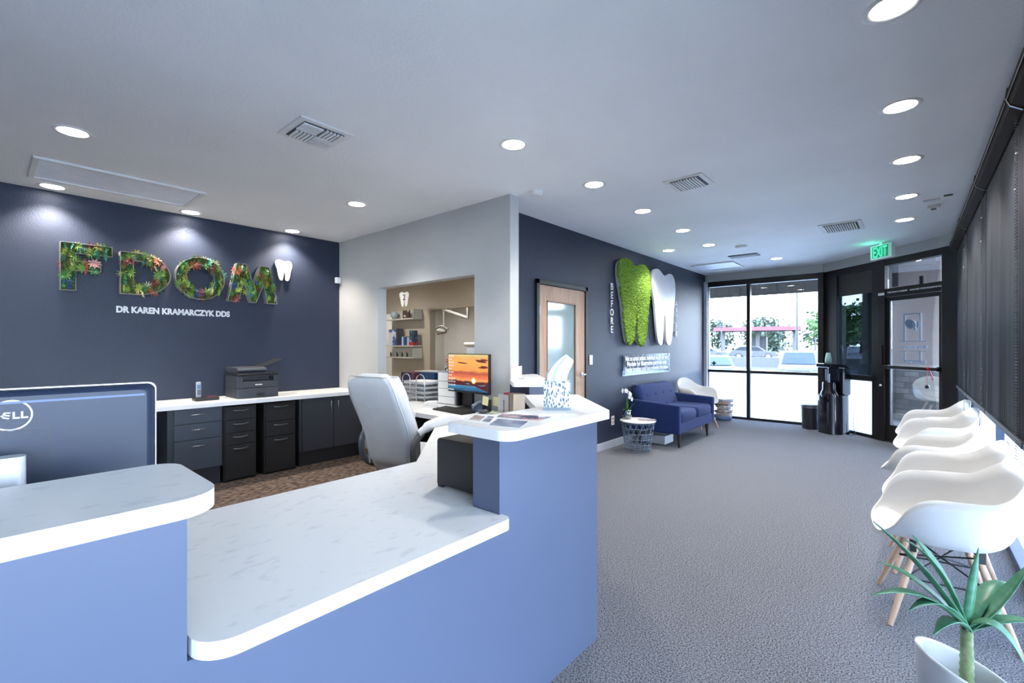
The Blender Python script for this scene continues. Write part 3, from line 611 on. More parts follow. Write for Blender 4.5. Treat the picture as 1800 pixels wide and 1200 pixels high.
MB().box(-.50, .0, -.14, .12, .225, .275).build('ledge_top', EDGE, t); MB().box(-.36, -.02, .03, .08, 0, .225).build('panel', mat('dark_brown_panel', (.03, .025, .02), .6), t)
# black box and cards at the front
t = thing('desktop_box', 'black rounded desktop unit standing on the low worktop under the tissue ledge', 'computer', (-1.40, 1.44, LZ))
MB().prism(roundpoly([(-.14, .012), (.135, .012), (.135, .21), (-.14, .21)], [0, 0, .0, .018]), (0, -.155, 0), (1, 0, 0), (0, 0, 1), (0, 1, 0), .30).build('case', mat('case_black', (.012, .012, .014), .45), t, bevel=.003)
MB().box(-.14, -.11, -.15, -.12, 0, .014).box(-.14, -.11, .1, .13, 0, .014).box(.1, .13, -.15, .13, 0, .014).build('feet', BLACK, t)
def card(label, poly, m, z=CH, th=.0012, name='photo_card'): return one(name, label, 'card', MB().flat(poly, z, z+th), m)
def photo(name, a, b, ns): return mat(name, a, .25, c2=b, ns=ns, lo=.45, hi=.55, detail=4)
card('white bordered card with brown and grey pictures at the front left corner of the ledge', [(-1.375, 1.275), (-1.235, 1.285), (-1.33, 1.44), (-1.465, 1.43)], PAPER)
card('left brown grey picture on the white bordered card', [(-1.36, 1.30), (-1.30, 1.305), (-1.37, 1.41), (-1.43, 1.405)], photo('pic_a', (.35, .28, .27), (.55, .5, .48), 25), CH+.0012, .0004)
card('right slate picture on the white bordered card', [(-1.29, 1.305), (-1.25, 1.308), (-1.335, 1.425), (-1.365, 1.42)], photo('pic_b', (.16, .2, .28), (.5, .52, .58), 22), CH+.0012, .0004)
card('dark blue toned photo card nearest the front edge of the tissue ledge', [(-1.215, 1.27), (-1.09, 1.30), (-1.15, 1.425), (-1.285, 1.395)], photo('pic_c', (.12, .17, .27), (.24, .3, .42), 8))
card('photo card of smiling teeth in the middle of the tissue ledge', [(-1.33, 1.43), (-1.13, 1.475), (-1.15, 1.58), (-1.37, 1.52)], photo('pic_d', (.09, .10, .18), (.62, .36, .34), 18))
card('thin white leaflet behind the teeth photo card', [(-1.375, 1.54), (-1.34, 1.52), (-1.30, 1.61), (-1.325, 1.625)], PAPER, name='leaflet')
card('narrow white leaflet between teeth photo card and tissue box', [(-1.33, 1.53), (-1.305, 1.525), (-1.25, 1.61), (-1.28, 1.62)], PAPER, name='leaflet')
t = thing('pen', 'white pen lying in front of the tissue box', 'pen', (-1.16, 1.585, CH+.006), R(42))
MB().cyl((-.05, 0, 0), (.05, 0, 0), .006, n=10).build('barrel', WHITE, t); MB().cyl((.05, 0, 0), (.062, 0, 0), .006, .001, n=10).build('tip', STEEL, t)
# tissue box
def leafmat():
    m = bpy.data.materials.new('leaf_print'); m.use_nodes = True; n = m.node_tree; L = n.links; p = n.nodes['Principled BSDF']; p.inputs['Roughness'].default_value = .4
    tc = n.nodes.new('ShaderNodeTexCoord'); mp = n.nodes.new('ShaderNodeMapping'); mp.inputs['Rotation'].default_value = (R(20), R(35), R(25)); mp.inputs['Scale'].default_value = (1, 1, .45)
    vo = n.nodes.new('ShaderNodeTexVoronoi'); vo.inputs['Scale'].default_value = 105; r = n.nodes.new('ShaderNodeValToRGB')
    r.color_ramp.elements[0].position = .37; r.color_ramp.elements[0].color = (.08, .13, .18, 1); r.color_ramp.elements[1].position = .42; r.color_ramp.elements[1].color = (.62, .66, .70, 1)
    L.new(tc.outputs['Object'], mp.inputs[0]); L.new(mp.outputs[0], vo.inputs[0]); L.new(vo.outputs['Distance'], r.inputs[0]); L.new(r.outputs[0], p.inputs['Base Color']); return m
t = thing('tissue_box', 'cube tissue box printed with blue grey leaves, a white tissue pulled out', 'tissue box', (-1.29, 1.815, CH), R(37))
MB().box(-.062, .062, -.062, .062, .012, .134).build('carton', leafmat(), t, bevel=.002)
MB().box(-.0625, .0625, -.0625, .0625, 0, .012).build('base_band', mat('grey_band', (.22, .28, .34), .5), t)
TIS = mat('tissue', (.85, .85, .87), .9)
rs = []
for i, (cx, cz, w, d) in enumerate(((0, .130, .050, .020), (-.005, .15, .048, .022), (.012, .185, .040, .018), (.035, .215, .034, .015), (.055, .238, .026, .012), (.060, .248, .014, .008))):
    ring = []
    for j in range(36):
        a = 2*PI*j/36; wob = 1+.16*math.sin(a*7+i*.5)
        ring.append(Vector((cx+w*math.cos(a)*wob, d*math.sin(a)*wob*1.3, cz+.012*math.cos(a)*(1 if i > 0 else 0)*-1)))
    rs.append(ring)
MB().rings(rs).build('tissue', TIS, t, sub=1)
# brochure stands on far ledge
for x, y, w, lab, h_ in ((-2.66, 3.10, .05, 'white brochure stand on the far ledge', .15), (-2.70, 3.20, .045, 'clear blue tinted brochure stand right of the white one', .125)):
    t = thing('brochure_stand', lab, 'brochure stand', (x, y, CH), R(85))
    MB().box(-.04, .04, .0, .003, 0, h_).box(-.04, .04, -.04, .0, 0, .003).build('holder', SMOKE if 'clear' in lab else WHITE, t)
    MB().box(-.04, .04, -.008, -.001, .004, h_-.01).build('brochure', PAPER if 'white' in lab else mat('pale_blue_leaflet', (.45, .6, .72), .4), t)
# ------------------------------------------------------------------ plant letters on the dark wall
GL = [('green_a', (.05, .16, .03)), ('green_b', (.12, .22, .03)), ('lime', (.30, .36, .06)), ('dark_green', (.01, .07, .025)), ('pink', (.50, .24, .22)), ('maroon', (.12, .02, .02)), ('blue', (.02, .06, .22)), ('cream', (.50, .52, .32)), ('olive', (.10, .10, .02)), ('teal', (.05, .18, .14)), ('rust', (.28, .07, .03))]
SUCM = [mat('succulent_'+n_, c_, .55, c2=tuple(min(1, x*1.7) for x in c_), ns=40) for n_, c_ in GL]
def rosette_mesh(kind, m):
    random.seed(kind); mb = MB()
    layers = [(9, .9, .25), (8, .68, .55), (6, .45, .85), (4, .25, 1.15)] if kind % 3 else [(12, 1.0, .15), (12, .85, .5), (8, .6, .9)]
    wd = (.24, .30, .13)[kind % 3]
    for li, (n, L, el) in enumerate(layers):
        for k in range(n):
            a = 2*PI*(k+.5*(li % 2))/n+random.uniform(-.1, .1); d = Vector((math.cos(a)*math.cos(el), math.sin(a)*math.cos(el), math.sin(el))); s = Vector((-math.sin(a), math.cos(a), 0)); u = d.cross(s)*-1
            w = wd*(1.1 if kind % 3 else .7); q = []
            for tt, ww in ((0, .3), (.5, 1), (.8, .8), (1, .05)):
                c = d*L*tt+u*(.12*tt*tt); q += [c-s*w*ww*.5*L**.5, c+u*(-.05), c+s*w*ww*.5*L**.5]
            f = []
            for i in range(3):
                for j in range(2): f.append((i*3+j, i*3+j+1, i*3+j+4, i*3+j+3))
            mb.add(q, f, True)
    me = bpy.data.meshes.new('succulent'); me.from_pydata(mb.v, [], mb.f); me.materials.append(m); me.polygons.foreach_set('use_smooth', mb.s); me.update(); return me
ROS = [[rosette_mesh(k, SUCM[i]) for k in (1, 2, 3)] for i in range(len(SUCM))]
TRAY = mat('tray_grey', (.26, .26, .25), .6); MOSSB = mat('moss_bed', (.03, .05, .01), .9, c2=(.08, .10, .02), ns=60, bump=(80, 1, .01))
WX = -5.757
def ring_tray(mb, outer, inner, d):   # walls of a hollow letter
    for loop in ([outer] if inner is None else [outer, inner]):
        n = len(loop)
        for i in range(n):
            a, b = Vector(loop[i]), Vector(loop[(i+1) % n]); t_ = (b-a)
            if t_.length < 1e-6: continue
            t_.normalize(); nn = Vector((-t_.y, t_.x))*.002
            pts = [a-nn, b-nn, b+nn, a+nn]
            mb.prism([(p.x, p.y) for p in pts], (0, 0, 0), (0, 1, 0), (0, 0, 1), (1, 0, 0), d)
def letter(name, label, oy, oz, outer, inner, strokes, sp=.052):
    t = thing(name, label, 'wall letter', (WX, oy, oz)); mb = MB(); ring_tray(mb, outer, inner, .085); mb.build('letter_tray', TRAY, t)
    bed = MB()
    if inner is None: bed.prism(outer, (.001, 0, 0), (0, 1, 0), (0, 0, 1), (1, 0, 0), .064)
    else:
        n = len(outer); v = [Vector((.065, *p)) for p in outer]+[Vector((.065, *p)) for p in inner]; bed.add(v, [(i, (i+1) % n, n+(i+1) % n, n+i) for i in range(n)])
    bed.build('moss_bed', MOSSB, t)
    for st in strokes:
        pts = [Vector(p) for p in st]
        seg = 0
        for a, b in zip(pts, pts[1:]):
            L = (b-a).length; n = max(1, round(L/sp))
            for k in range(n):
                for side in (-.028, .028):
                    q = a+(b-a)*((k+random.random()*.6)/n); tt = (b-a).normalized(); q = q+Vector((-tt.y, tt.x))*(side+random.uniform(-.012, .012))
                    i = random.choice([0, 0, 0, 1, 1, 1, 1, 2, 3, 3, 3, 4, 5, 5, 6, 7, 8, 8, 8, 9, 9, 10]); o = bpy.data.objects.new('succulent', random.choice(ROS[i])); COL.objects.link(o); o.parent = t
                    s_ = random.uniform(.040, .066); o.scale = (s_,)*3; o.location = (.066+random.uniform(0, .012), q.x, q.y)
                    o.rotation_euler = (random.uniform(-.3, .3), PI/2+random.uniform(-.3, .3), random.uniform(0, 6))
    return t
random.seed(11)
letter('planter_letter', 'letter F planted with succulents, first letter on the dark wall', .465, 1.867, [(0, 0), (.10, 0), (.10, .185), (.27, .185), (.27, .265), (.10, .265), (.10, .335), (.35, .335), (.35, .425), (0, .425)], None,
       [[(.05, .02), (.05, .42)], [(.10, .38), (.34, .38)], [(.12, .225), (.26, .225)]])
NN = 28
def arcD(w, h, r0, r1):
    out = []
    for i in range(NN):
        a = -PI/2+PI*i/(NN-1); out.append((r0+max(0, w-r0)*math.cos(a), h/2+(h/2-r1)*math.sin(a)))
    return [(r1, r1)]+out+[(r1, h-r1)] if True else out
Do = [(0, 0)]+[(.12+.27*math.cos(-PI/2+PI*i/NN), .20+.20*math.sin(-PI/2+PI*i/NN)) for i in range(NN+1)]+[(0, .40)]
Di = [(.095, .075)]+[(.13+.165*math.cos(-PI/2+PI*i/NN), .20+.125*math.sin(-PI/2+PI*i/NN)) for i in range(NN+1)]+[(.095, .325)]
letter('planter_letter', 'letter D planted with succulents, second letter on the dark wall', .875, 1.867, Do, Di, [[(.045, .03), (.045, .38)], [(.1, .36), (.2, .35), (.29, .29), (.335, .2), (.29, .11), (.2, .05), (.1, .04)]])
Oo = [(.22+.222*math.cos(2*PI*i/32), .215+.22*math.sin(2*PI*i/32)) for i in range(32)]; Oi = [(.22+.132*math.cos(2*PI*i/32), .215+.145*math.sin(2*PI*i/32)) for i in range(32)]
letter('planter_letter', 'letter O planted with succulents, third letter on the dark wall', 1.31, 1.865, Oo, Oi, [[(.22+.177*math.cos(2*PI*i/12), .215+.182*math.sin(2*PI*i/12)) for i in range(13)]], .047)
letter('planter_letter', 'letter M planted with succulents, last letter on the dark wall', 1.785, 1.863,
       [(0, 0), (.11, 0), (.155, .22), (.235, 0), (.29, 0), (.37, .22), (.41, 0), (.52, 0), (.43, .425), (.335, .425), (.262, .20), (.185, .425), (.09, .425)], None,
       [[(.055, .02), (.13, .41)], [(.13, .40), (.255, .06)], [(.255, .06), (.385, .41)], [(.385, .40), (.465, .03)]], .05)
def tooth_outline(w, h):
    k = [(0, .93), (.10, .985), (.26, 1.0), (.42, .955), (.52, .935), (.64, .965), (.80, .985), (.94, .93), (1.0, .80), (.98, .64), (.93, .5), (.90, .34), (.86, .16), (.78, .02), (.69, .0), (.60, .04), (.575, .16), (.56, .30), (.535, .395), (.50, .395), (.475, .30), (.45, .14), (.41, .02), (.33, .0), (.235, .05), (.17, .2), (.13, .36), (.09, .52), (.02, .68), (-.02, .82)]
    p = spline([(x, y, 0) for x, y in k], 3, True); return [(q.x*w, q.y*h) for q in p]
one('tooth_sign', 'small white tooth cutout after the planted letters on the dark wall', 'sign', MB().prism(tooth_outline(.19, .245), (WX+.012, 2.31, 2.155), (0, 1, 0), (0, 0, 1), (1, 0, 0), .02), WHITE)
tm = text_mb('DR KAREN KRAMARCZYK DDS', .082, frameM((WX+.006, .853, 1.692), (0, 1, 0), (0, 0, 1)), .006, .0038)
ymax = max(v[1] for v in tm.v); k_ = (1.828-.853)/(ymax-.853); tm.v = [(v[0], .853+(v[1]-.853)*k_, v[2]) for v in tm.v]
one('wall_lettering', 'white name lettering under the planted letters on the dark wall', 'lettering', tm, VW)
one('motion_sensor', 'small white sensor high in the corner beside the pale wall', 'sensor', MB().box(-5.75, -5.70, 3.06, 3.13, 2.19, 2.27), WHITE, bevel=.01)
# ------------------------------------------------------------------ feature wall
FX = -3.057
tt = thing('moss_tooth', 'tall tooth shaped sign covered with green moss on the feature wall', 'wall sign', (FX, 5.69, 1.38))
ol = tooth_outline(.98, 1.19)
MB().prism(ol, (.0, 0, 0), (0, 1, 0), (0, 0, 1), (1, 0, 0), .045).build('back_plate', mat('plate_grey', (.5, .52, .55), .4), tt)
def inside(p, poly):
    c = False; n = len(poly)
    for i in range(n):
        a, b = poly[i], poly[i-1]
        if (a[1] > p[1]) != (b[1] > p[1]) and p[0] < (b[0]-a[0])*(p[1]-a[1])/(b[1]-a[1])+a[0]: c = not c
    return c
random.seed(21); g = MB(); cnt = 0
while cnt < 3600:
    p = (random.uniform(-.02, 1.0), random.uniform(0, 1.2))
    if not inside(p, ol): continue
    cnt += 1; r_ = random.uniform(.014, .024); h_ = random.uniform(.5, 1.1)
    c_ = Vector((.048+.012*h_, p[0], p[1])); n = 6; a0 = random.uniform(0, 6); tx = random.uniform(-.5, .5); tz = random.uniform(-.5, .5)
    ring = [c_+Vector((0, r_*math.cos(a0+2*PI*i/n)*(1+.4*random.random()), r_*math.sin(a0+2*PI*i/n)*(1+.4*random.random()))) for i in range(n)]
    base = [q-Vector((.02, 0, 0)) for q in ring]
    apex = c_+Vector((.014+.012*random.random(), tx*r_, tz*r_))
    g.add(ring+base+[apex], [(i, (i+1) % n, 2*n) for i in range(n)]+[(n+i, n+(i+1) % n, (i+1) % n, i) for i in range(n)], False)
mo = g.build('moss', mat('green_moss', (.08, .19, .012), .9, c2=(.27, .42, .045), ns=45, detail=3, lo=.35, hi=.65), tt); mo['kind'] = 'stuff'
one('tooth_sign', 'large glossy white tooth sign right of the green moss tooth', 'wall sign', MB().prism(tooth_outline(.91, 1.19), (FX+.03, 6.725, 1.375), (0, 1, 0), (0, 0, 1), (1, 0, 0), .035), mat('gloss_white', (.60, .60, .63), .3), bevel=.004)
def vtext(word, y, z1, z0, name, lab):
    t = MB(); n = len(word)
    for i, ch in enumerate(word):
        z = z1-(z1-z0)*(i+1)/n+(z1-z0)/n*.12
        q = text_mb(ch, (z1-z0)/n*1.13, frameM((FX+.012, y, z), (0, 1, 0), (0, 0, 1)), .006, .0015, 'CENTER'); t.add(q.v, q.f, False)
    one(name, lab, 'lettering', t, VW)
vtext('BEFORE', 5.56, 2.22, 1.53, 'wall_lettering', 'vertical white word BEFORE left of the moss tooth')
vtext('AFTER', 7.80, 2.15, 1.51, 'wall_lettering', 'vertical white word AFTER right of the white tooth')
t = thing('wall_plaque', 'clear acrylic plaque with three lines of white small print above the blue sofa', 'plaque', (FX, 5.87, .945))
MB().box(.018, .024, 0, 1.63, 0, .30).build('acrylic_sheet', SMOKE, t); MB().box(.004, .006, .0, 1.63, 0, .07).build('pale_strip', mat('pale_strip', (.5, .53, .62), .4), t)
for a, b in ((.04, .27), (1.59, .27), (.04, .03), (1.59, .03)): MB().cyl((.0, a, b), (.03, a, b), .012, n=10).build('standoff', CHROME, t)
for i, l_ in enumerate(('Not an actual patient. Individual results will vary.', 'Models for illustrative purpose only.', 'Regular brushing could have prevented this plaque.')):
    q = text_mb(l_, .096, frameM((.026, .80, .21-.078*i), (0, 1, 0), (0, 0, 1)), .001, .003, 'CENTER')
    w_ = max(v[1] for v in q.v)-min(v[1] for v in q.v); k_ = min(1, 1.5/w_); q.v = [(v[0], .80+(v[1]-.80)*k_, v[2]) for v in q.v]
    q.build('lettering', VW, t)
t = thing('light_switch', 'white rocker light switch right of the wood door', 'switch', (FX, 5.04, 1.19)); MB().box(0, .008, -.036, .036, -.06, .06).build('plate', WHITE, t, bevel=.002); MB().box(.008, .012, -.016, .016, -.03, .03).build('rocker', TRIM, t)
t = thing('wall_outlet', 'white electrical outlet low on the feature wall by the wire table', 'outlet', (FX, 5.60, .36)); MB().box(0, .008, -.036, .036, -.06, .06).build('plate', WHITE, t, bevel=.002)
for z in (-.025, .025): MB().box(.008, .010, -.016, .016, z-.016, z+.016).build('socket', mat('socket_tan', (.35, .2, .15), .5), t)
# ------------------------------------------------------------------ sofa
t = thing('loveseat', 'navy blue tufted two seat sofa with tapered dark legs under the plaque', 'sofa', (-2.66, 6.71, 0))
D2, Lh = .36, .72      # half depth, half length ; front is +x
MB().box(-D2+.06, D2-.01, -Lh+.06, Lh-.06, .2, .34).build('base', NAVY, t, bevel=.015)
for s_ in (-1, 1):
    y0, y1 = (-Lh, -Lh+.085) if s_ < 0 else (Lh-.085, Lh)
    MB().prism([(-D2+.02, .2), (D2, .2), (D2, .58), (-D2+.02, .62)], (0, y0, 0), (1, 0, 0), (0, 0, 1), (0, 1, 0), y1-y0).build('arm', NAVY, t, bevel=.018)
rs = []
for i in range(9):
    s = i/8; x = -.20-.13*s; z = .36+.44*s
    k = 1-.10*(max(0, s-.6)/.4)**2; th = .15*(1 if s < .9 else .7)
    rs.append([Vector((x+b, a*k, z)) for a, b in rrect(1.24, th, .06, 5)])
bk = MB().rings(rs).build('backrest', NAVY, t, bevel=.0)
for y in (-.42, -.14, .14, .42):
    for z in (.50, .66): MB().ball((-.185-.13*(z-.36)/.44+.055, y, z), .016, 8, 6).build('button', NAVY, bk)
for y0, y1 in ((-Lh+.09, -.003), (.003, Lh-.09)): 
    rs = [[Vector((.06+b, (y0+y1)/2+a, z)) for a, b in rrect((y1-y0)*k, .58*k, .07, 5)] for z, k in ((.335, .97), (.36, 1), (.44, 1), (.475, .96), (.485, .85))]
    MB().rings(rs).build('seat_cushion', NAVY, t)
for x in (-.27, .29):
    for y in (-.56, .56): MB().cyl((x, y, .2), (x+.01, y, 0), .028, .014).build('leg', mat('espresso_leg', (.02, .012, .01), .35), t)
one('storage_box', 'low white box on the floor beneath the navy sofa', 'box', MB().box(-2.98, -2.58, 6.20, 6.50, 0, .115), TRIM, bevel=.004)
# wire side table
t = thing('wire_side_table', 'round white topped wire basket side table beside the navy sofa', 'side table', (-2.70, 5.62, 0))
BW = mat('blue_grey_wire', (.22, .29, .38), .4, metal=.3)
MB().lathe([(.222, .385), (.228, .39), (.228, .398), (.222, .402)], n=40).build('tabletop', WHITE, t)
g = MB(); rr_ = lambda z: .155+.055*z/.37
for z in (.005, .05, .10, .17, .24, .31, .37): g.tube([(rr_(z)*math.cos(2*PI*i/40), rr_(z)*math.sin(2*PI*i/40), z) for i in range(41)], .0035, 5)
for k in range(16):
    for s_ in (1, -1):
        g.tube([(rr_(z)*math.cos(2*PI*k/16+s_*z*2.2), rr_(z)*math.sin(2*PI*k/16+s_*z*2.2), z) for z in (.05, .13, .21, .29, .37)], .003, 5)
for k in range(32): g.cyl((rr_(.005)*math.cos(2*PI*k/32), rr_(.005)*math.sin(2*PI*k/32), .005), (rr_(.05)*math.cos(2*PI*(k+.5)/32), rr_(.05)*math.sin(2*PI*(k+.5)/32), .05), .0025, n=5)
g.build('wire_basket', BW, t)
# orchid
t = thing('potted_orchid', 'white orchid in a glass vase on the wire side table', 'orchid', (-2.84, 5.60, .402))
MB().lathe([(.04, 0), (.055, .03), (.06, .07), (.052, .11), (.05, .12)], n=20, caps=False).build('glass_vase', glassmat('vase_glass', (.85, .9, .92), .3), t, solid=.003)
MB().lathe([(.035, .004), (.048, .03), (.048, .045)], n=16).build('pebbles', mat('pebbles', (.45, .43, .4), .6, c2=(.15, .15, .15), ns=60), t)
LEAFG = mat('orchid_leaf', (.03, .13, .02), .4); 
def blade(base, tip, w, sag=0, m=10, wid=None, up=(0, 0, 1), cup=.15):
    base, tip = Vector(base), Vector(tip); d = tip-base; L = d.length; mb = MB(); upv = Vector(up); side = d.cross(upv)
    if side.length < 1e-3: side = Vector((1, 0, 0))
    side.normalize(); q = []
    for i in range(m+1):
        s = i/m; c = base+d*s+upv*(sag*4*s*(1-s)); ww = w*(math.sin(PI*min(1, .18+s*.60))**.8)*(1-s**3.5)+.0006
        tng = (d+upv*(sag*4*(1-2*s))).normalized(); nn = side.cross(tng)
        q += [c-side*ww/2+nn*ww*cup, c, c+side*ww/2+nn*ww*cup]
    mb.add(q, [(i*3+j, i*3+j+1, i*3+j+4, i*3+j+3) for i in range(m) for j in range(2)], True); return mb
for tip, w in (((.07, .06, .20), .035), ((-.03, .05, .27), .035), ((.02, -.07, .22), .035), ((-.05, -.05, .17), .035), ((.06, -.02, .10), .05)): blade((0, 0, .03), tip, w, .03).build('leaf', LEAFG, t, solid=.002)
stem = spline([(0, 0, .05), (.0, .02, .20), (-.0, .0, .30), (.03, -.06, .36), (.02, -.15, .385), (.0, -.22, .37)], 5)
MB().tube(stem, .003, 6).build('stem', mat('orchid_stem', (.08, .15, .04), .5), t)
ORC = mat('orchid_petal', (.82, .82, .82), .6)
for i, (x, y, z) in enumerate(((.02, .05, .26), (.01, .02, .29), (.03, .0, .325), (.03, -.04, .345), (.02, -.09, .375), (.02, -.13, .385), (.0, -.17, .385), (.02, -.03, .30))):
    fl = MB()
    for k in range(5):
        a = 2*PI*k/5+.3*i; e = Vector((.25, math.cos(a), math.sin(a))).normalized(); b = blade((0, 0, 0), e*.036, .03, .004, 4, up=(1, 0, 0)); fl.add(b.v, b.f, True)
    o = fl.build('flower', ORC, t, solid=.001); o.location = (x+.01, y, z)
for i, (x, y) in enumerate(((.06, -.02), (.09, .03))):
    pass
t = one('magazine', 'open magazine lying on the wire side table', 'magazine', MB().box(-.11, .11, -.07, .07, 0, .006).box(-.10, .10, -.06, .06, .006, .01), mat('magazine_print', (.55, .45, .42), .4, c2=(.2, .2, .25), ns=14), loc=(-2.60, 5.68, .402), rz=R(30))
# ------------------------------------------------------------------ shell chairs
def shell_chair(label, loc, rz, group='white shell armchairs along the window'):
    t = thing('shell_armchair', label, 'armchair', loc, rz, group)
    key = [(.265, 0, .425), (.262, .10, .428), (.245, .185, .445), (.20, .245, .50), (.15, .285, .60), (.08, .305, .655), (-.03, .31, .665), (-.13, .30, .67), (-.20, .265, .70), (-.255, .20, .76), (-.285, .11, .805), (-.293, 0, .82)]
    full = key+[(x, -y, z) for x, y, z in reversed(key[1:-1])]
    rim = spline(full, 4, True); C = Vector((.0, 0, .415)); NV = 12; rs = []
    for j in range(1, NV+1):
        v = j/NV; ring = []
        for p in rim:
            dz = max(0, p.z-C.z); tall = min(1, dz/.25)
            hh = 1-(1-v)**(1.5+1.3*tall); gz = v**(1.6+1.2*tall)
            lip = .0 if tall < .5 else .012*max(0, (v-.85)/.15)
            q = Vector((C.x+(p.x-C.x)*(hh+lip*3)/(1+lip*3) , C.y+(p.y-C.y)*hh, C.z+(p.z-C.z)*gz-.012*(1-v)))
            if p.x < -.1: q.x += -.05*math.sin(v*PI)*tall*-1*.4
            ring.append(q)
        rs.append(ring)
    mb = MB(); mb.rings(rs, True, False); mb.add([C-Vector((0, 0, .012))]+rs[0], [(0, i+1, (i+1) % len(rim)+1) for i in range(len(rim))], True)
    mb.build('shell', SHELL, t, solid=.009)
    for sx, sy in ((1, 1), (1, -1), (-1, 1), (-1, -1)):
        top = Vector((.11*sx-.01, .10*sy, .375)); bot = Vector((.225*sx-.01, .235*sy, .0)); m_ = top.lerp(bot, .12)
        l = MB().tube([top, top.lerp(bot, .5), bot], [.0155, .0155, .0105], 12).build('leg', BEECH, t)
        MB().box(m_.x-.012, m_.x+.012, m_.y-.014, m_.y+.014, .345, .41).build('bracket', BLACK, l)
    g = MB(); P_ = lambda sx, sy, z: Vector((.11*sx-.01, .10*sy, .375)).lerp(Vector((.225*sx-.01, .235*sy, 0)), (.375-z)/.375)
    for a, b in (((1, 1), (-1, -1)), ((1, -1), (-1, 1))): g.cyl(P_(*a, .36), P_(*b, .22), .0045, n=6); g.cyl(P_(*b, .36), P_(*a, .22), .0045, n=6)
    for sy in (1, -1): g.cyl(P_(1, sy, .22), P_(-1, sy, .22), .0045, n=6)
    for sx in (1, -1): g.cyl(P_(sx, 1, .37), P_(sx, -1, .37), .006, n=6)
    g.build('wire_brace', BLACK, t)
    return t
c1 = shell_chair('white shell armchair with beech legs nearest the potted plant', (.10, 3.19, 0), R(188))
def again(label, loc, rz, group='white shell armchairs along the window'):
    c = copy_tree(c1); c.location = loc; c.rotation_euler.z = rz; c['label'] = label; c['group'] = group; return c
again('second white shell armchair along the window from the potted plant', (.12, 3.86, 0), R(184))
again('middle white shell armchair in the row, turned slightly away', (.09, 4.66, 0), R(174))
again('fourth white shell armchair from the potted plant', (.14, 5.72, 0), R(190))
again('white shell armchair at the far end of the window row near the entrance', (.14, 6.52, 0), R(190))
again('lone white shell armchair behind the navy sofa in the corner', (-2.71, 7.90, 0), R(-15), 'white shell armchairs')
# twisted magazine stack in the corner
random.seed(9); bx, by = -2.62, 8.98
one('round_basket', 'low blue round basket under the twisted magazine stack', 'basket', MB().lathe([(.10, 0), (.13, .01), (.14, .08), (.13, .085)], (bx, by, 0), 20), mat('basket_blue', (.10, .16, .28), .7))
MC = [(.35, .30, .27), (.5, .46, .42), (.16, .14, .14), (.42, .28, .2), (.25, .27, .33)]
ordw = ['bottom', 'second lowest', 'third lowest', 'fourth lowest', 'fifth lowest', 'middle', 'fifth highest', 'fourth highest', 'third highest', 'second highest', 'top']
for i in range(11):
    o = MB().box(-.13, .13, -.10, .10, 0, .026).build('magazine', mat('mag_%d' % (i % 5), MC[i % 5], .5, c2=tuple(x*1.5 for x in MC[i % 5]), ns=20)); o.location = (bx+random.uniform(-.015, .015), by+random.uniform(-.02, .02), .087+.0275*i); o.rotation_euler.z = i*.42
    tag(o, 'bundle of magazines, %s in the twisted corner stack' % ordw[i], 'magazines', 'twisted magazine stack')
# ------------------------------------------------------------------ water cooler, cup, bin
GB = mat('gloss_black', (.010, .011, .015), .12, coat=.4)
t = thing('water_cooler', 'glossy black floor standing water cooler beside the entrance window', 'water cooler', (-.93, 8.77, 0), R(225-180+0))
# local +y toward the door wall; front is -y
t.rotation_euler.z = R(-45)
MB().rings([[Vector((a, .0+b, z)) for a, b in rrect(.32*k, .34, .08, 6)] for z, k in ((0, 1.04), (.02, 1), (.55, .98), (.60, .96))]).build('lower_body', GB, t)
MB().box(-.16, .16, .02, .17, .6, 1.04).build('rear_column', GB, t, bevel=.03)
MB().prism([(-.17, 1.03), (.17, 1.0), (.17, 1.04), (.10, 1.075), (-.17, 1.09)], (-.16, 0, 0), (0, 1, 0), (0, 0, 1), (1, 0, 0), .32).build('top_cap', GB, t, bevel=.015)
MB().lathe([(.105, .55), (.13, .60), (.12, .64), (.10, .68), (.10, .78), (.095, .80)], (0, -.06, 0), 24).build('drip_stand', GB, t)
MB().cyl((-.05, -.08, .82), (-.05, -.08, 1.0), .014).cyl((.03, -.1, .80), (.03, -.1, .93), .018).build('dispenser_tap', STEEL, t)
MB().box(-.12, .12, -.17, -.165, .15, .5).build('front_panel', BLACK, t, bevel=.004)
t = thing('cup_stack', 'pale green stack of cups standing on top of the water cooler', 'cups', (-1.0, 8.80, 1.078)); MB().lathe([(.032, 0), (.046, .02), (.045, .08), (.03, .165), (.024, .18)], n=18).build('cups', mat('pale_green_cup', (.35, .55, .5), .5), t)
one('cooler_cable', 'thin black power cable hanging beside the water cooler', 'cable', MB().tube(spline([(-.70, 8.74, .33), (-.67, 8.75, .30), (-.68, 8.72, .15), (-.65, 8.72, .02), (-.72, 8.66, .008)], 5), .005, 6), BLACK)
t = thing('pedal_bin', 'small dark pedal bin left of the water cooler', 'bin', (-1.27, 9.0, 0))
MB().lathe([(.115, 0), (.12, .02), (.135, .36)], n=28).build('body', mat('bin_charcoal', (.025, .028, .035), .35), t); MB().lathe([(.14, .36), (.143, .375), (.13, .392), (.05, .40)], n=28).build('lid', mat('bin_lid', (.06, .065, .08), .3), t)
MB().lathe([(.141, .352), (.141, .362)], n=28).build('rim_band', STEEL, t); MB().box(-.04, .04, -.16, -.10, .012, .025).build('pedal', BLACK, t)
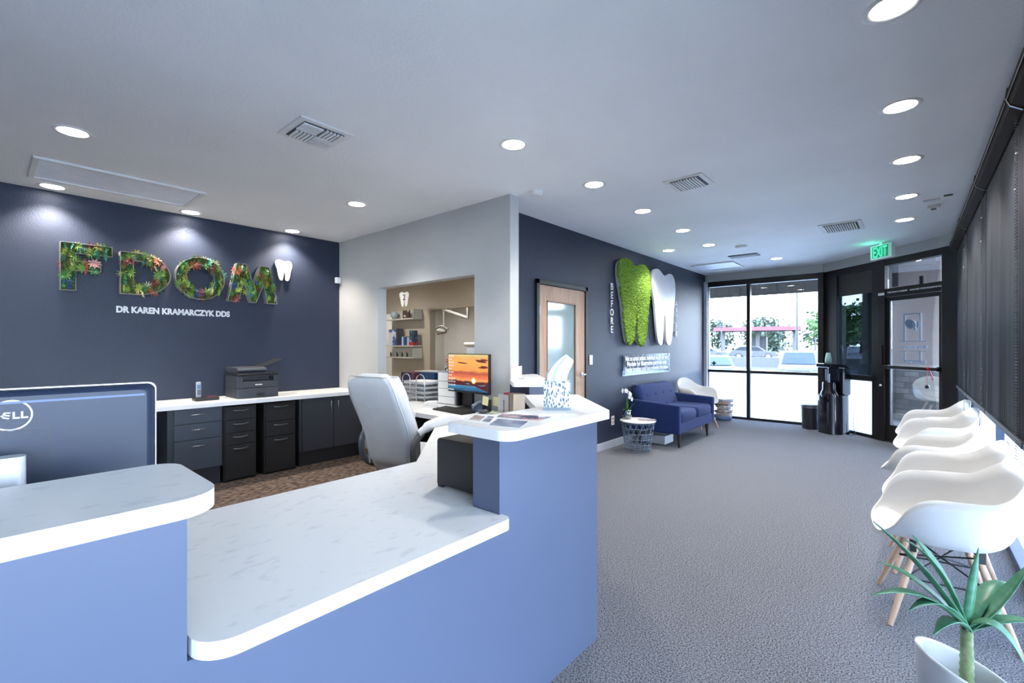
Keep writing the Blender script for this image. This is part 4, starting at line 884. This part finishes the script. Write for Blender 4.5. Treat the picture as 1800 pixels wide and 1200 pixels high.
# ------------------------------------------------------------------ exit sign, ceiling fittings
t = thing('exit_sign', 'green lit EXIT sign hanging in front of the entrance door', 'exit sign', (-.30, 7.87, 2.53), R(-45))
MB().box(-.16, .17, -.025, .025, 0, .185).build('housing', WHITE, t, bevel=.004)
MB().box(-.125, .115, -.027, -.025, .018, .168).build('face', mat('exit_face', (.01, .16, .12), .4), t)
text_mb('EXIT', .195, frameM((-.005, -.029, .024), (1, 0, 0), (0, 0, 1)), .002, .003, 'CENTER', sx=.55).build('lettering', emitmat('exit_green', (.10, .85, .55), .42), t)
MB().box(-.02, .02, -.02, .02, .185, .21).build('mount', WHITE, t)
el = bpy.data.lights.new('exit_glow', 'POINT'); el.energy = .35; el.color = (.1, 1, .55); el.shadow_soft_size = .05
eo = bpy.data.objects.new('exit_glow', el); COL.objects.link(eo); eo.parent = t; eo.location = (-.05, -.12, .10)
def downlight(x, y, label, watt, spot=118, group='recessed ceiling downlights'):
    t = thing('ceiling_light', label, 'ceiling light', (x, y, H), 0, group)
    MB().lathe([(.073, -.002), (.08, -.006), (.096, -.006), (.100, -.001)], n=36, caps=False).build('trim_ring', TRIM, t)
    n = 28; MB().add([Vector((.074*math.cos(2*PI*i/n), .074*math.sin(2*PI*i/n), -.003)) for i in range(n)], [list(range(n))[::-1]]).build('lens', LENS, t)
    l = bpy.data.lights.new('bulb', 'SPOT'); l.energy = watt; l.spot_size = R(spot); l.spot_blend = .6; l.shadow_soft_size = .06; l.color = (1, .97, .93) if watt != WASH_W else (1, .90, .76)
    o = bpy.data.objects.new('bulb', l); COL.objects.link(o); o.parent = t; o.location = (0, 0, -.03)
for x, y, lab, w in [(-4.06, .39, 'downlight at the far left of the ceiling, left of the square vent', LAMP_W), (-5.59, .41, 'left downlight of the three washing the dark lettered wall', WASH_W), (-5.6, 1.42, 'middle downlight of the three washing the dark lettered wall', WASH_W),
                     (-5.6, 2.45, 'right downlight of the three washing the dark lettered wall', WASH_W), (-4.06, 2.39, 'downlight in front of the pale wall above the office', LAMP_W), (-2.05, 2.38, 'downlight above the tissue box, nearest of the long middle row', LAMP_W),
                     (-2.04, 3.42, 'second downlight of the long middle row, just past the pale wall end', LAMP_W), (-2.07, 4.42, 'third downlight of the long middle row, opposite the wood door', LAMP_W), (-2.06, 5.48, 'fourth downlight of the long middle row, above the moss tooth', LAMP_W),
                     (-2.65, 6.5, 'downlight closest to the feature wall above the teeth signs', LAMP_W), (-2.09, 6.5, 'downlight beside the round speaker, last of the long middle row', LAMP_W), (-1.61, 8.2, 'downlight farthest away near the back windows', LAMP_W),
                     (-.06, 2.415, 'large downlight cut by the top edge of the picture', LAMP_W), (-.05, 3.45, 'second downlight of the row along the blinds', LAMP_W), (-.03, 4.475, 'third downlight of the row along the blinds', LAMP_W), (-.04, 5.57, 'fourth downlight of the row along the blinds', LAMP_W),
                     (-.06, 6.59, 'last downlight of the row along the blinds, near the exit sign', LAMP_W)]: downlight(x, y, lab, w)
# lamps in the hall and treatment rooms behind the pass-through
for x, y, w, lab in ((-4.6, 4.4, 14, 'hall downlight beyond the wall opening'), (-6.9, 3.9, 26, 'hall downlight over the wall shelves'), (-7.2, 6.2, 50, 'treatment room downlight above the dental lamp'), (-9.0, 7.0, 28, 'treatment room downlight behind the left doorway')): downlight(x, y, lab, w, 160, 'hall downlights')
SL = mat('vent_dark', (.05, .055, .06), .6)
t = thing('ceiling_vent', 'square white four way ceiling vent above the reception desk', 'vent', (-2.91, 1.42, H))
MB().box(-.17, .17, -.17, .17, -.008, 0).build('frame', TRIM, t, bevel=.002); MB().box(-.13, .13, -.13, .13, -.012, -.009).build('backing', SL, t)
for k, (ax, x0, x1, y0) in enumerate((('x', -.13, 0, -.13), ('y', 0, .13, -.13), ('x', 0, .13, 0), ('y', -.13, 0, 0))):
    for i in range(5):
        o_ = .012+i*.024
        mb = MB()
        if ax == 'x': mb.box(x0, x1-.004, y0+o_, y0+o_+.014, -.022, -.013)
        else: mb.box(x0+o_, x0+o_+.014, y0, y0+.126, -.022, -.013)
        mb.build('louvre', TRIM, t)
for nm, loc, sx, sy, n, lab in (('ceiling_vent', (-1.415, 3.90, H), .16, .17, 10, 'white louvred ceiling vent in the middle of the lobby ceiling'), ('ceiling_vent', (-.615, 6.5, H), .20, .24, 14, 'wide grille ceiling vent in front of the exit sign')):
    t = thing(nm, lab, 'vent', loc); MB().box(-sx, sx, -sy, sy, -.008, 0).build('frame', TRIM, t, bevel=.002); MB().box(-sx+.04, sx-.04, -sy+.04, sy-.04, -.011, -.009).build('backing', SL, t)
    for i in range(n): 
        x = -sx+.045+(2*sx-.09)*i/n; MB().box(x, x+(2*sx-.09)/n*.5, -sy+.04, sy-.04, -.022, -.012).build('louvre', TRIM, t)
one('ceiling_vent', 'narrow dark slot vent between speaker and far ceiling panel', 'vent', MB().box(-2.13, -1.73, 7.50, 7.72, H-.012, H).box(-2.10, -1.76, 7.53, 7.69, H-.016, H-.012), SL)
for loc, sx, sy, lab in (((-5.07, .79, H), .30, .54, 'long pale flush panel in the ceiling above the lettered wall'), ((-2.53, 8.32, H), .34, .34, 'square pale access panel in the far corner of the ceiling')):
    t = thing('ceiling_panel', lab, 'ceiling panel', loc)
    g = MB()
    for a in ((-sx, sx, -sy, -sy+.035), (-sx, sx, sy-.035, sy), (-sx, -sx+.035, -sy+.035, sy-.035), (sx-.035, sx, -sy+.035, sy-.035)): g.box(*a, -.018, 0)
    g.build('frame', TRIM, t, bevel=.003); MB().box(-sx+.035, sx-.035, -sy+.035, sy-.035, -.008, 0).build('panel', mat('panel_white', (.80, .85, .95), .5), t)
one('smoke_detector', 'small white disc detector beside the pale wall end', 'smoke detector', MB().lathe([(.062, 0), (.06, -.02), (.04, -.032), (.01, -.034)], (-2.53, 3.24, H), 24), WHITE)
one('ceiling_speaker', 'faint round fitting between far downlights and the slot vent', 'speaker', MB().lathe([(.08, 0), (.075, -.02), (.05, -.03)], (-1.77, 6.85, H), 24), TRIM)
t = thing('ceiling_sensor', 'small square white sensor near the far end of the blinds', 'sensor', (.16, 6.13, H)); MB().box(-.05, .05, -.05, .05, -.03, 0).build('body', WHITE, t, bevel=.005); MB().box(-.02, .02, -.02, .02, -.034, -.03).build('lens', BLACK, t)
one('ceiling_bracket', 'small pale bar on the ceiling near the square sensor', 'bracket', MB().box(.08, .20, 5.84, 5.87, H-.012, H), TRIM)
one('ceiling_strip', 'short dark strip on the ceiling close to the blinds', 'strip', MB().box(.22, .28, 5.75, 5.78, H-.008, H), BLACK)
# ------------------------------------------------------------------ roller blinds
BLM = mat('blind_fabric', (.022, .022, .026), .75, c2=(.042, .044, .052), ns=9, stretch=(1, 1, .03), spec=.1)
for i, (a, b, lab) in enumerate(((6.31, 7.62, 'dark roller blind farthest along the window, by the entrance'), (4.81, 6.27, 'dark roller blind second from the entrance'), (3.29, 4.77, 'dark roller blind above the nearest armchairs'), (1.75, 3.25, 'dark roller blind nearest the camera at the right edge'))):
    t = thing('roller_blind', lab, 'roller blind', (.41, (a+b)/2, .9), 0, 'dark roller blinds'); w = (b-a)/2
    mb = MB(); n = int(w*2/.012); 
    pts = [(.004*math.sin(k*.9)*(.5+.5*math.sin(k*.13)), -w+2*w*k/n) for k in range(n+1)]
    mb.add([Vector((x, y, .0)) for x, y in pts]+[Vector((x*.3, y, 1.66)) for x, y in pts], [(k, k+1, n+2+k, n+1+k) for k in range(n)], True)
    mb.build('fabric', BLM, t, solid=.002)
    MB().box(-.012, .012, -w, w, -.03, .004).build('hem_bar', mat('hem_bar', (.02, .023, .03), .6, spec=.2), t, bevel=.004)
    g = MB(); prof = [(.03, 1.60), (-.01, 1.60), (-.05, 1.63), (-.066, 1.67), (-.06, 1.71), (-.035, 1.735), (.03, 1.735)]
    g.prism(prof, (0, -w-.012, 0), (1, 0, 0), (0, 0, 1), (0, 1, 0), 2*w+.018)
    g.build('cassette', mat('bronze_cassette', (.022, .016, .011), .8, spec=.1), t)
    MB().prism([(p[0]*1.06, 1.665+(p[1]-1.665)*1.06) for p in prof], (0, w, 0), (1, 0, 0), (0, 0, 1), (0, 1, 0), .016).build('end_cap', BLACK, t)
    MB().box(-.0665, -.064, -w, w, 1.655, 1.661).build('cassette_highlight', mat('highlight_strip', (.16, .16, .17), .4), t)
    g = MB(); yb = -w+.06
    for k in range(118): 
        z = 1.60-k*.0155; g.ball((-.02, yb, z), .0032, 5, 4); g.ball((-.02, yb+.035, z), .0032, 5, 4)
    for k in range(9): g.ball((-.02, yb+.0175-.0175*math.cos(PI*k/8), 1.60-118*.0155-.02*math.sin(PI*k/8)), .0032, 5, 4)
    g.build('bead_chain', mat('chain_grey', (.10, .11, .13), .3, metal=.5), t)
    MB().ball((-.02, yb, 1.42), .005, 6, 5).ball((-.02, yb+.035, 1.25), .005, 6, 5).build('chain_stop', WHITE, t)
# ------------------------------------------------------------------ potted plant
PX, PY = .124, 1.935
t = thing('potted_dracaena', 'spiky green plant in a white slant rimmed pot at the bottom right', 'potted plant', (PX, PY, 0), R(YAW))
rs = []; n = 48
def prim(r, z, tilt): return [Vector((r*math.cos(2*PI*j/n), r*math.sin(2*PI*j/n), z-tilt*math.cos(2*PI*j/n+.35))) for j in range(n)]
MB().rings([prim(.075, 0, 0), prim(.09, .01, 0), prim(.108, .2, 0), prim(.118, .40, .042), prim(.117, .406, .042), prim(.110, .406, .042), prim(.108, .40, .042), prim(.104, .34, .01), prim(.10, .30, 0)], True, True).build('pot', mat('white_ceramic', (.60, .61, .62), .35, c2=(.50, .51, .53), ns=6, detail=5), t)
sm = MB(); st_ = []
for k in range(40):
    z = .30+.225*k/39; r_ = (.020 if k < 4 else .0155)*(1+.10*(k % 4 == 0)); st_.append((r_*(1.15-.25*k/39), z))
sm.lathe(st_, (.0, .0, 0), 12).build('stem', mat('plant_stem', (.12, .20, .07), .6, c2=(.25, .30, .16), ns=50), t)
DL = mat('dracaena_leaf', (.055, .22, .12), .38, c2=(.12, .32, .20), ns=10, stretch=(1, 1, 4))
LV = [((-.245, .03, .315), .040, .02), ((-.14, .05, .25), .034, .05), ((-.075, .10, .245), .040, .03), ((-.005, -.04, .265), .022, 0), ((-.165, .12, .15), .036, .03), ((-.285, -.02, .115), .034, .05), ((-.14, -.05, .015), .030, .035), ((.17, -.02, .225), .036, -.02), ((.20, .08, .10), .036, .045), ((.19, -.03, .035), .034, .02), ((.20, .10, .0), .036, .0), ((.07, -.10, -.06), .036, .07), ((-.2, -.04, .08), .034, .05)]
for (dx, dy, dz), w, sag in LV: blade((0, 0, .52), (dx*1.05, dy, .52+dz), w*1.3, sag, 14).build('leaf', DL, t, solid=.0022)
# ------------------------------------------------------------------ hall shelves and products
SHM = mat('shelf_pale', (.62, .60, .52), .5)
for z, lab in ((1.85, 'top wall shelf in the hall seen through the wall opening'), (1.365, 'middle wall shelf in the hall, full of toothcare products'), (1.155, 'lowest wall shelf in the hall with small hooks')):
    t = thing('wall_shelf', lab, 'shelf', (-7.07, 5.195, z)); h_ = .17 if z != 1.365 else 0
    MB().box(-.42, .44, -.20, 0, -.012, .008).build('board', SHM, t)
    if h_: MB().box(.428, .44, -.20, 0, .008, h_).build('side_panel', SHM, t); MB().box(-.42, .428, -.008, 0, .008, h_).build('back_panel', SHM, t)
one('dvd_case', 'dark brochure standing on the top hall shelf', 'brochure', MB().box(-7.03, -6.86, 5.06, 5.10, 1.86, 2.01), mat('brown_brochure', (.08, .05, .04), .4, c2=(.6, .5, .4), ns=9, lo=.6, hi=.65))
one('shelf_ornament', 'clear round ornament at the left of the top hall shelf', 'ornament', MB().lathe([(.01, 0), (.065, .05), (.075, .09), (.05, .14), (.01, .15)], (-7.33, 5.09, 1.86), 12), mat('ornament', (.4, .47, .5), .2))
one('toothbrush_display', 'tall white and navy product display on the middle hall shelf', 'display', MB().box(-7.42, -7.20, 5.03, 5.12, 1.375, 1.67), mat('display_white', (.65, .67, .72), .4, c2=(.05, .1, .3), ns=6, lo=.5, hi=.55))
one('display_panel', 'dark upright panel behind the tall product display', 'display', MB().box(-7.18, -7.14, 5.02, 5.16, 1.375, 1.68), mat('panel_dark', (.08, .08, .08), .5))
bc = [(.02, .05, .15), (.5, .6, .7), (.03, .1, .3), (.04, .06, .14), (.55, .6, .65)]
pos = ['leftmost', 'second', 'middle', 'fourth', 'rightmost']
for i in range(5):
    one('product_box', 'small blue and white carton, %s in the row on the middle hall shelf' % pos[i], 'box', MB().box(-7.10+.055*i, -7.055+.055*i, 5.05, 5.10, 1.375, 1.52+.012*(i % 2)), mat('carton_%d' % i, bc[i], .4), group='cartons on the middle hall shelf')
one('product_box', 'tall dark blue carton with red base at the right of the middle hall shelf', 'box', MB().box(-6.80, -6.67, 5.04, 5.12, 1.43, 1.64), mat('carton_tall', (.02, .05, .10), .4, c2=(.3, .4, .5), ns=14, lo=.6, hi=.66))
one('product_box', 'small red carton under the tall dark blue carton', 'box', MB().box(-6.80, -6.67, 5.03, 5.12, 1.375, 1.43), mat('carton_red', (.45, .03, .04), .4))
one('toothpaste_tube', 'white upright tube left of the tall blue carton', 'tube', MB().cyl((-6.822, 5.08, 1.375), (-6.822, 5.08, 1.62), .012, .008), WHITE)
for i, x in enumerate((-7.4, -7.2, -7.05, -6.9)):
    one('shelf_figure', 'tiny dark figure, %s on the lowest hall shelf' % ('first', 'second', 'third', 'last')[i], 'figure', MB().tube([(x, 5.06, 1.165), (x+.01, 5.06, 1.2), (x-.01, 5.06, 1.25)], [.012, .018, .008], 6), BLACK, group='figures on the lowest hall shelf')
t = thing('hanging_tooth_sign', 'white tooth shaped sign with a 2 hanging in the hall', 'sign', (-6.50, 4.72, 2.03))
MB().prism(tooth_outline(.26, .25), (-.13, 0, 0), (1, 0, 0), (0, 0, 1), (0, -1, 0), .01).build('tooth_plate', WHITE, t)
text_mb('2', .14, frameM((.0, -.012, .11), (1, 0, 0), (0, 0, 1)), .003, .001, 'CENTER').build('number', BLACK, t)
MB().cyl((-.08, 0, .24), (-.08, 0, .70), .002, n=5).cyl((.08, 0, .24), (.08, 0, .70), .002, n=5).build('wire', STEEL, t)
t = thing('dental_lamp', 'dental examination lamp on its ceiling arm in the treatment room', 'dental lamp', (-8.0, 6.8, 1.66))
AM = mat('lamp_beige', (.28, .27, .25), .45)
MB().tube(spline([(-.22, 0, .06), (-.12, 0, .12), (0, 0, .15), (.12, 0, .12), (.22, 0, .07)], 3), .03, 8, flat=.6).ball((0, 0, .03), .12, 14, 8, (1.2, 1, .55)).build('lamp_head', AM, t)
MB().cyl((.08, 0, .12), (.08, 0, .55), .018).cyl((.05, 0, .52), (.86, 0, .30), .035).cyl((.86, 0, .28), (.86, 0, 1.08), .026).build('arm', AM, t); MB().ball((.02, -.1, -.02), .035).build('handle', mat('brown_handle', (.12, .07, .05), .4), t)
t = thing('leaf_wall_lamp', 'dark leaf shaped fitting hanging in the left doorway of the hall', 'fitting', (-7.95, 5.6, 1.7)); MB().ball((0, 0, 0), .10, 12, 8, (.9, .3, 1.2)).build('shade', STEEL, t); MB().cyl((.06, 0, .08), (.09, 0, .35), .02).build('stem', mat('brown_stem', (.12, .09, .07), .5), t)
t = thing('towel_dispenser', 'white wall dispenser low in the left doorway of the hall', 'dispenser', (-7.85, 5.6, 1.1)); MB().box(-.12, .12, -.06, .06, 0, .26).build('case', WHITE, t, bevel=.01); MB().box(0, .06, -.065, -.06, .1, .2).build('window', BLACK, t)
t = thing('paper_roll', 'paper roll holder at the right of the treatment room', 'paper roll', (-7.05, 6.9, 1.2)); MB().cyl((-.28, 0, .2), (.2, 0, .2), .04).build('roll', WHITE, t); MB().box(-.22, .2, -.01, .01, -.1, .19).build('sheet', mat('pale_blue_sheet', (.6, .66, .75), .7), t)
t = thing('wall_outlet', 'pale plate with red sockets on the treatment room wall', 'outlet', (-9.8, 8.59, .95)); MB().box(-.09, .09, -.012, 0, -.06, .06).build('plate', WHITE, t)
for a in (-.045, .045):
    for b in (-.028, .028): MB().box(a-.025, a+.025, -.016, -.012, b-.02, b+.02).build('socket', mat('red_socket', (.6, .03, .02), .4), t)
# ------------------------------------------------------------------ outside
CONC = mat('bright_concrete', (.30, .29, .28), .8, ns=.5); ASPH = mat('parking_asphalt', (.038, .039, .041), .9, ns=.4)
prof = [(-60, -.03), (12.5, -.03), (12.6, -.16), (24, -.45), (31, -.55), (60, 0), (260, 1.0)]
mb = MB(); v = []
for y, z in prof: v += [Vector((-250, y, z)), Vector((250, y, z))]
mb.add(v, [(2*i, 2*i+1, 2*i+3, 2*i+2) for i in range(len(prof)-1)], False); mb.m = [0, 0, 0, 1, 1, 1]; g = mb.build('ground', [mat('pale_bounce_ground', (.34, .33, .32), .9, ns=.4), ASPH]); g['kind'] = 'structure'; g.location.z = -.10  # near strip is out of view, kept pale to bounce daylight onto the ceiling
struct('floor_sidewalk', MB().box(-12, .75, 9.45, 12.4, -.13, -.02).box(.76, 6, -8, 12.4, -.13, -.02), CONC)
FA = mat('ribbed_fascia', (.05, .045, .043), .8, c2=(.043, .039, .037), ns=3)
g = MB(); g.box(-14, 1.2, 11.5, 11.6, 2.505, 3.3)
for k in range(60): g.box(-14+k*.25, -14+k*.25+.012, 11.49, 11.505, 2.505, 3.3)
one('canopy_fascia', 'ribbed beige canopy edge outside above the back windows', 'canopy', g, FA)
struct('trim_5', MB().box(-14, 6, 9.45, 11.5, 3.0, 3.05).box(.6, 6, -8, 9.45, 3.0, 3.05), mat('soffit_cream', (.70, .64, .54), .7))
# stucco and stone pillar beyond the door
def stonemat():
    m = bpy.data.materials.new('ledge_stone'); m.use_nodes = True; n = m.node_tree; L = n.links; p = n.nodes['Principled BSDF']; p.inputs['Roughness'].default_value = .9
    tc = n.nodes.new('ShaderNodeTexCoord'); br = n.nodes.new('ShaderNodeTexBrick'); br.inputs['Scale'].default_value = 1; br.inputs['Brick Width'].default_value = .30; br.inputs['Row Height'].default_value = .105; br.inputs['Mortar Size'].default_value = .008
    br.offset = .37; br.inputs['Color1'].default_value = (.16, .155, .155, 1); br.inputs['Color2'].default_value = (.40, .37, .35, 1); br.inputs['Mortar'].default_value = (.16, .15, .15, 1); br.inputs['Mortar Smooth'].default_value = .3
    mp = n.nodes.new('ShaderNodeMapping'); mp.inputs['Rotation'].default_value = (R(-90), 0, 0); L.new(tc.outputs['Object'], mp.inputs[0])
    no = n.nodes.new('ShaderNodeTexNoise'); no.inputs['Scale'].default_value = 6; mx = n.nodes.new('ShaderNodeMixRGB'); mx.blend_type = 'MULTIPLY'; mx.inputs[0].default_value = .5
    wa = n.nodes.new('ShaderNodeMixRGB'); wa.blend_type = 'ADD'; wa.inputs[0].default_value = .06; L.new(mp.outputs[0], wa.inputs[1]); L.new(no.outputs['Color'], wa.inputs[2]); L.new(wa.outputs[0], br.inputs[0])
    L.new(br.outputs['Color'], mx.inputs[1]); L.new(no.outputs['Fac'], mx.inputs[2]); L.new(mx.outputs[0], p.inputs['Base Color']); return m
ST = stonemat()
t = thing('stone_pillar', 'beige stucco pillar with stacked stone base beyond the entrance door', 'pillar', (.55, 10.95, -.02), R(-45))
MB().box(-1.75, -.03, -.2, .5, 0, 1.02).build('stone_base', ST, t); MB().box(-1.70, -.10, -.14, .45, 1.0, 2.95).build('stucco_shaft', mat('stucco', (.42, .34, .31), .9, bump=(60, .3, .01)), t)
MB().box(-1.77, -.01, -.22, .5, .99, 1.04).build('stone_cap', mat('stone_cap', (.5, .46, .42), .8), t)
t = thing('stone_pillar', 'dark slim stone pillar seen through the tinted window beside the door', 'pillar', (-.66, 11.55, -.02), R(-45))
MB().box(-.12, .12, -.12, .12, 0, 1.05).build('stone_base', ST, t); MB().box(-.07, .07, -.07, .07, 1.05, 2.95).build('shaft', mat('brown_shaft', (.18, .14, .11), .8), t)
pl = thing('porch_light', 'round lit porch light seen through the pane above the door', 'porch light', (.75, 9.9, 2.99)); MB().lathe([(.12, 0), (.12, -.01)], n=24).build('trim_ring', TRIM, pl); MB().lathe([(.10, -.012), (.10, -.013)], n=24).build('lens', LENS, pl)
p = DM @ Vector((uu(.02), .12, 2.16)); one('door_closer', 'small brown block on the bar above the entrance door', 'door closer', MB().box(-.03, .03, -.02, .02, 0, .14), mat('bronze_block', (.08, .04, .025), .5), loc=(p.x, p.y, p.z), rz=R(-45))
# leaf sticker on the left window pane
one('window_sticker', 'small dark four pointed sticker low on the left back window', 'sticker', MB().prism([(0, -.055), (.018, -.018), (.055, 0), (.018, .018), (0, .055), (-.018, .018), (-.055, 0), (-.018, -.018)], (-2.90, 9.324, 1.03), (1, 0, 0), (0, 0, 1), (0, -1, 0), .002), mat('dark_sticker', (.05, .07, .10), .5))
# cars
def car(label, loc, rz, col, suv=False, scale=1):
    t = thing('car', label, 'car', loc, rz); t.scale = (scale,)*3
    P_ = mat('car_paint_'+col[0], col[1], .45, spec=.2); GLS = mat('car_window', (.012, .016, .022), .3, spec=.2)
    hh = 1.72 if suv else 1.42; bel = .95 if suv else .85; W2 = .92
    side = [(-2.25, .3), (2.25, .3), (2.3, .62), (2.15, bel-.05), (1.1, bel+.02), (.45, hh-.06), (-.2, hh), (-1.3, hh-.03), (-2.0, bel+.12), (-2.28, bel-.02), (-2.3, .5)]
    def prof_ring(y, k): return [Vector((x, y, .3+(z-.3)*(1 if z <= bel+.1 else k))) for x, z in side]
    MB().rings([[Vector((x*.97, y*W2, z)) for x, z in side] if abs(y) > .99 else [Vector((x, y*W2, z)) for x, z in side] for y in (-1, -.9, .9, 1)], True, True).build('body', P_, t, bevel=.05)
    g = MB(); wpts = [(1.0, bel+.04), (.42, hh-.10), (-.2, hh-.06), (-1.25, hh-.09), (-1.85, bel+.12)]
    for y in (-1.005, .995): g.prism([(a, b) for a, b in wpts], (0, y*W2*(1), 0), (1, 0, 0), (0, 0, 1), (0, 1, 0), .012)
    g.prism([(-.80, 0), (.80, 0), (.68, 1), (-.68, 1)], (1.115, 0, bel+.05), (0, 1, 0), (-.62, 0, hh-bel-.16), (1, 0, .8), .015)
    g.build('windows', GLS, t)
    for x in (-1.42, 1.42):
        for y in (-.86, .86):
            w = MB().cyl((x, y-.11, .33), (x, y+.11, .33), .34, n=20).build('wheel', BLK2, t); MB().cyl((x, y-.12, .33), (x, y+.12, .33), .2, n=12).build('hub', STEEL, w)
    MB().prism([(-.5, .32), (.5, .32), (.62, .52), (.48, .70), (-.48, .70), (-.62, .52)], (2.29, 0, 0), (0, 1, 0), (0, 0, 1), (1, 0, 0), .03).build('grille', mat('grille_dark', (.01, .013, .018), .5), t)
    for y in (-.7, .7): MB().ball((2.2, y, .72), .13, 10, 6, (.5, 1.4, .6)).build('headlight', mat('headlight', (.025, .028, .034), .3), t)
    return t
car('white crossover parked facing the back window', (-4.8, 30.2, -.64), R(-90+8), ('white', (.06, .06, .063)), True)
car('white saloon parked side on beyond the crossover', (-13.2, 56, -.12), R(10), ('white', (.06, .06, .063)))
car('white car at the left of the parking lot', (-16.4, 50, -.1), R(8), ('white', (.06, .06, .063)))
car('red car behind the white cars at the left', (-18.4, 56, -.1), R(5), ('red', (.07, .008, .008)))
car('pale silver car parked nearest the left back window', (-8.6, 27.2, -.60), R(-60), ('silver', (.03, .032, .037)), False)
one('low_wall', 'long low white wall across the parking lot', 'wall', MB().box(-40, 6, 41, 41.3, -.4, .42), mat('white_block', (.055, .054, .053), .8))
# canopy with red band
t = thing('fuel_canopy', 'distant red edged canopy on white posts', 'canopy', (-14.2, 62, 0), R(8))
MB().box(-4.5, 4.5, -3, 3, 3.1, 3.55).build('red_band', mat('canopy_red', (.11, .018, .022), .6), t); 
for x in (-3.8, 0, 3.8): MB().box(x-.18, x+.18, -.18, .18, -.2, 3.1).build('post', mat('canopy_post', (.07, .07, .072), .6), t)
MB().box(-1.5, .8, 2, 4, -.2, 2.4).build('kiosk', mat('kiosk', (.03, .034, .045), .6), t)
for x, y, h_, lab in ((-15.4, 52, 3.4, 'dark lamp post left of the distant canopy'), (-6.5, 40, 8.5, 'tall thin lamp post right of the distant canopy'), (-8.0, 60, 3.0, 'white sign post at the right of the distant canopy')):
    t = thing('lamp_post', lab, 'lamp post', (x, y, -.4)); MB().cyl((0, 0, 0), (0, 0, h_+.4), .09, .06).build('pole', mat('pole_grey', (.02, .021, .025), .6), t); MB().box(-.5, .2, -.15, .15, h_+.35, h_+.5).build('lamp_head', mat('pole_grey', (.02, .021, .025), .6), t)
def tree(label, loc, r, h, seed, m=None):
    random.seed(seed); t = thing('tree', label, 'tree', loc); g = MB()
    for k in range(170):
        a = random.uniform(0, 2*PI); b = random.uniform(-.7, 1); rr = r*random.uniform(.35, 1); c = Vector((math.cos(a)*rr*math.sqrt(max(0, 1-b*b*.8)), math.sin(a)*rr*math.sqrt(max(0, 1-b*b*.8)), h+b*r*.62))
        s = r*random.uniform(.10, .2)
        for q in range(7):
            d = Vector((random.gauss(0, 1), random.gauss(0, 1), random.gauss(0, .7)))*s; e1 = Vector((random.gauss(0, 1), random.gauss(0, 1), random.gauss(0, 1))).normalized()*s*.55; e2 = e1.cross(Vector((random.gauss(0, 1), random.gauss(0, 1), random.gauss(0, 1)))).normalized()*s*.4
            g.add([c+d-e1, c+d-e2, c+d+e1, c+d+e2], [(0, 1, 2, 3)], False)
    g.build('crown', m or mat('tree_green', (.016, .027, .014), .8, c2=(.033, .048, .026), ns=1.5), t)
    MB().tube([(0, 0, -.5), (r*.05, 0, h*.5), (0, 0, h)], [r*.06, r*.05, r*.03], 8).build('trunk', mat('bark', (.03, .022, .018), .9), t)
tree('leafy tree at the far left beyond the parking lot', (-21.8, 69, 0), 3.0, 2.6, 1); tree('airy tree beside the dark lamp post', (-17.8, 80, 0), 3.3, 3.2, 2); tree('dense tree right of the distant canopy', (-9.5, 84, 0), 3.6, 3.2, 3)
tree('green tree behind the distant canopy', (-20.5, 98, 0), 3.6, 1.9, 4); tree('wide dark green tree at the far right of the back window', (-6.5, 96, 0), 3.4, 3.0, 5)
tree('large green tree seen through the tinted window beside the door', (-3.4, 37, -.35), 1.9, 3.0, 6, mat('tree_bright', (.035, .075, .018), .8, c2=(.07, .13, .035), ns=2)); tree('small bright tree right of the large tree through the tinted window', (-1.0, 40, -.3), 1.7, 2.1, 7, mat('tree_bright', (.035, .075, .018), .8, c2=(.07, .13, .035), ns=2))
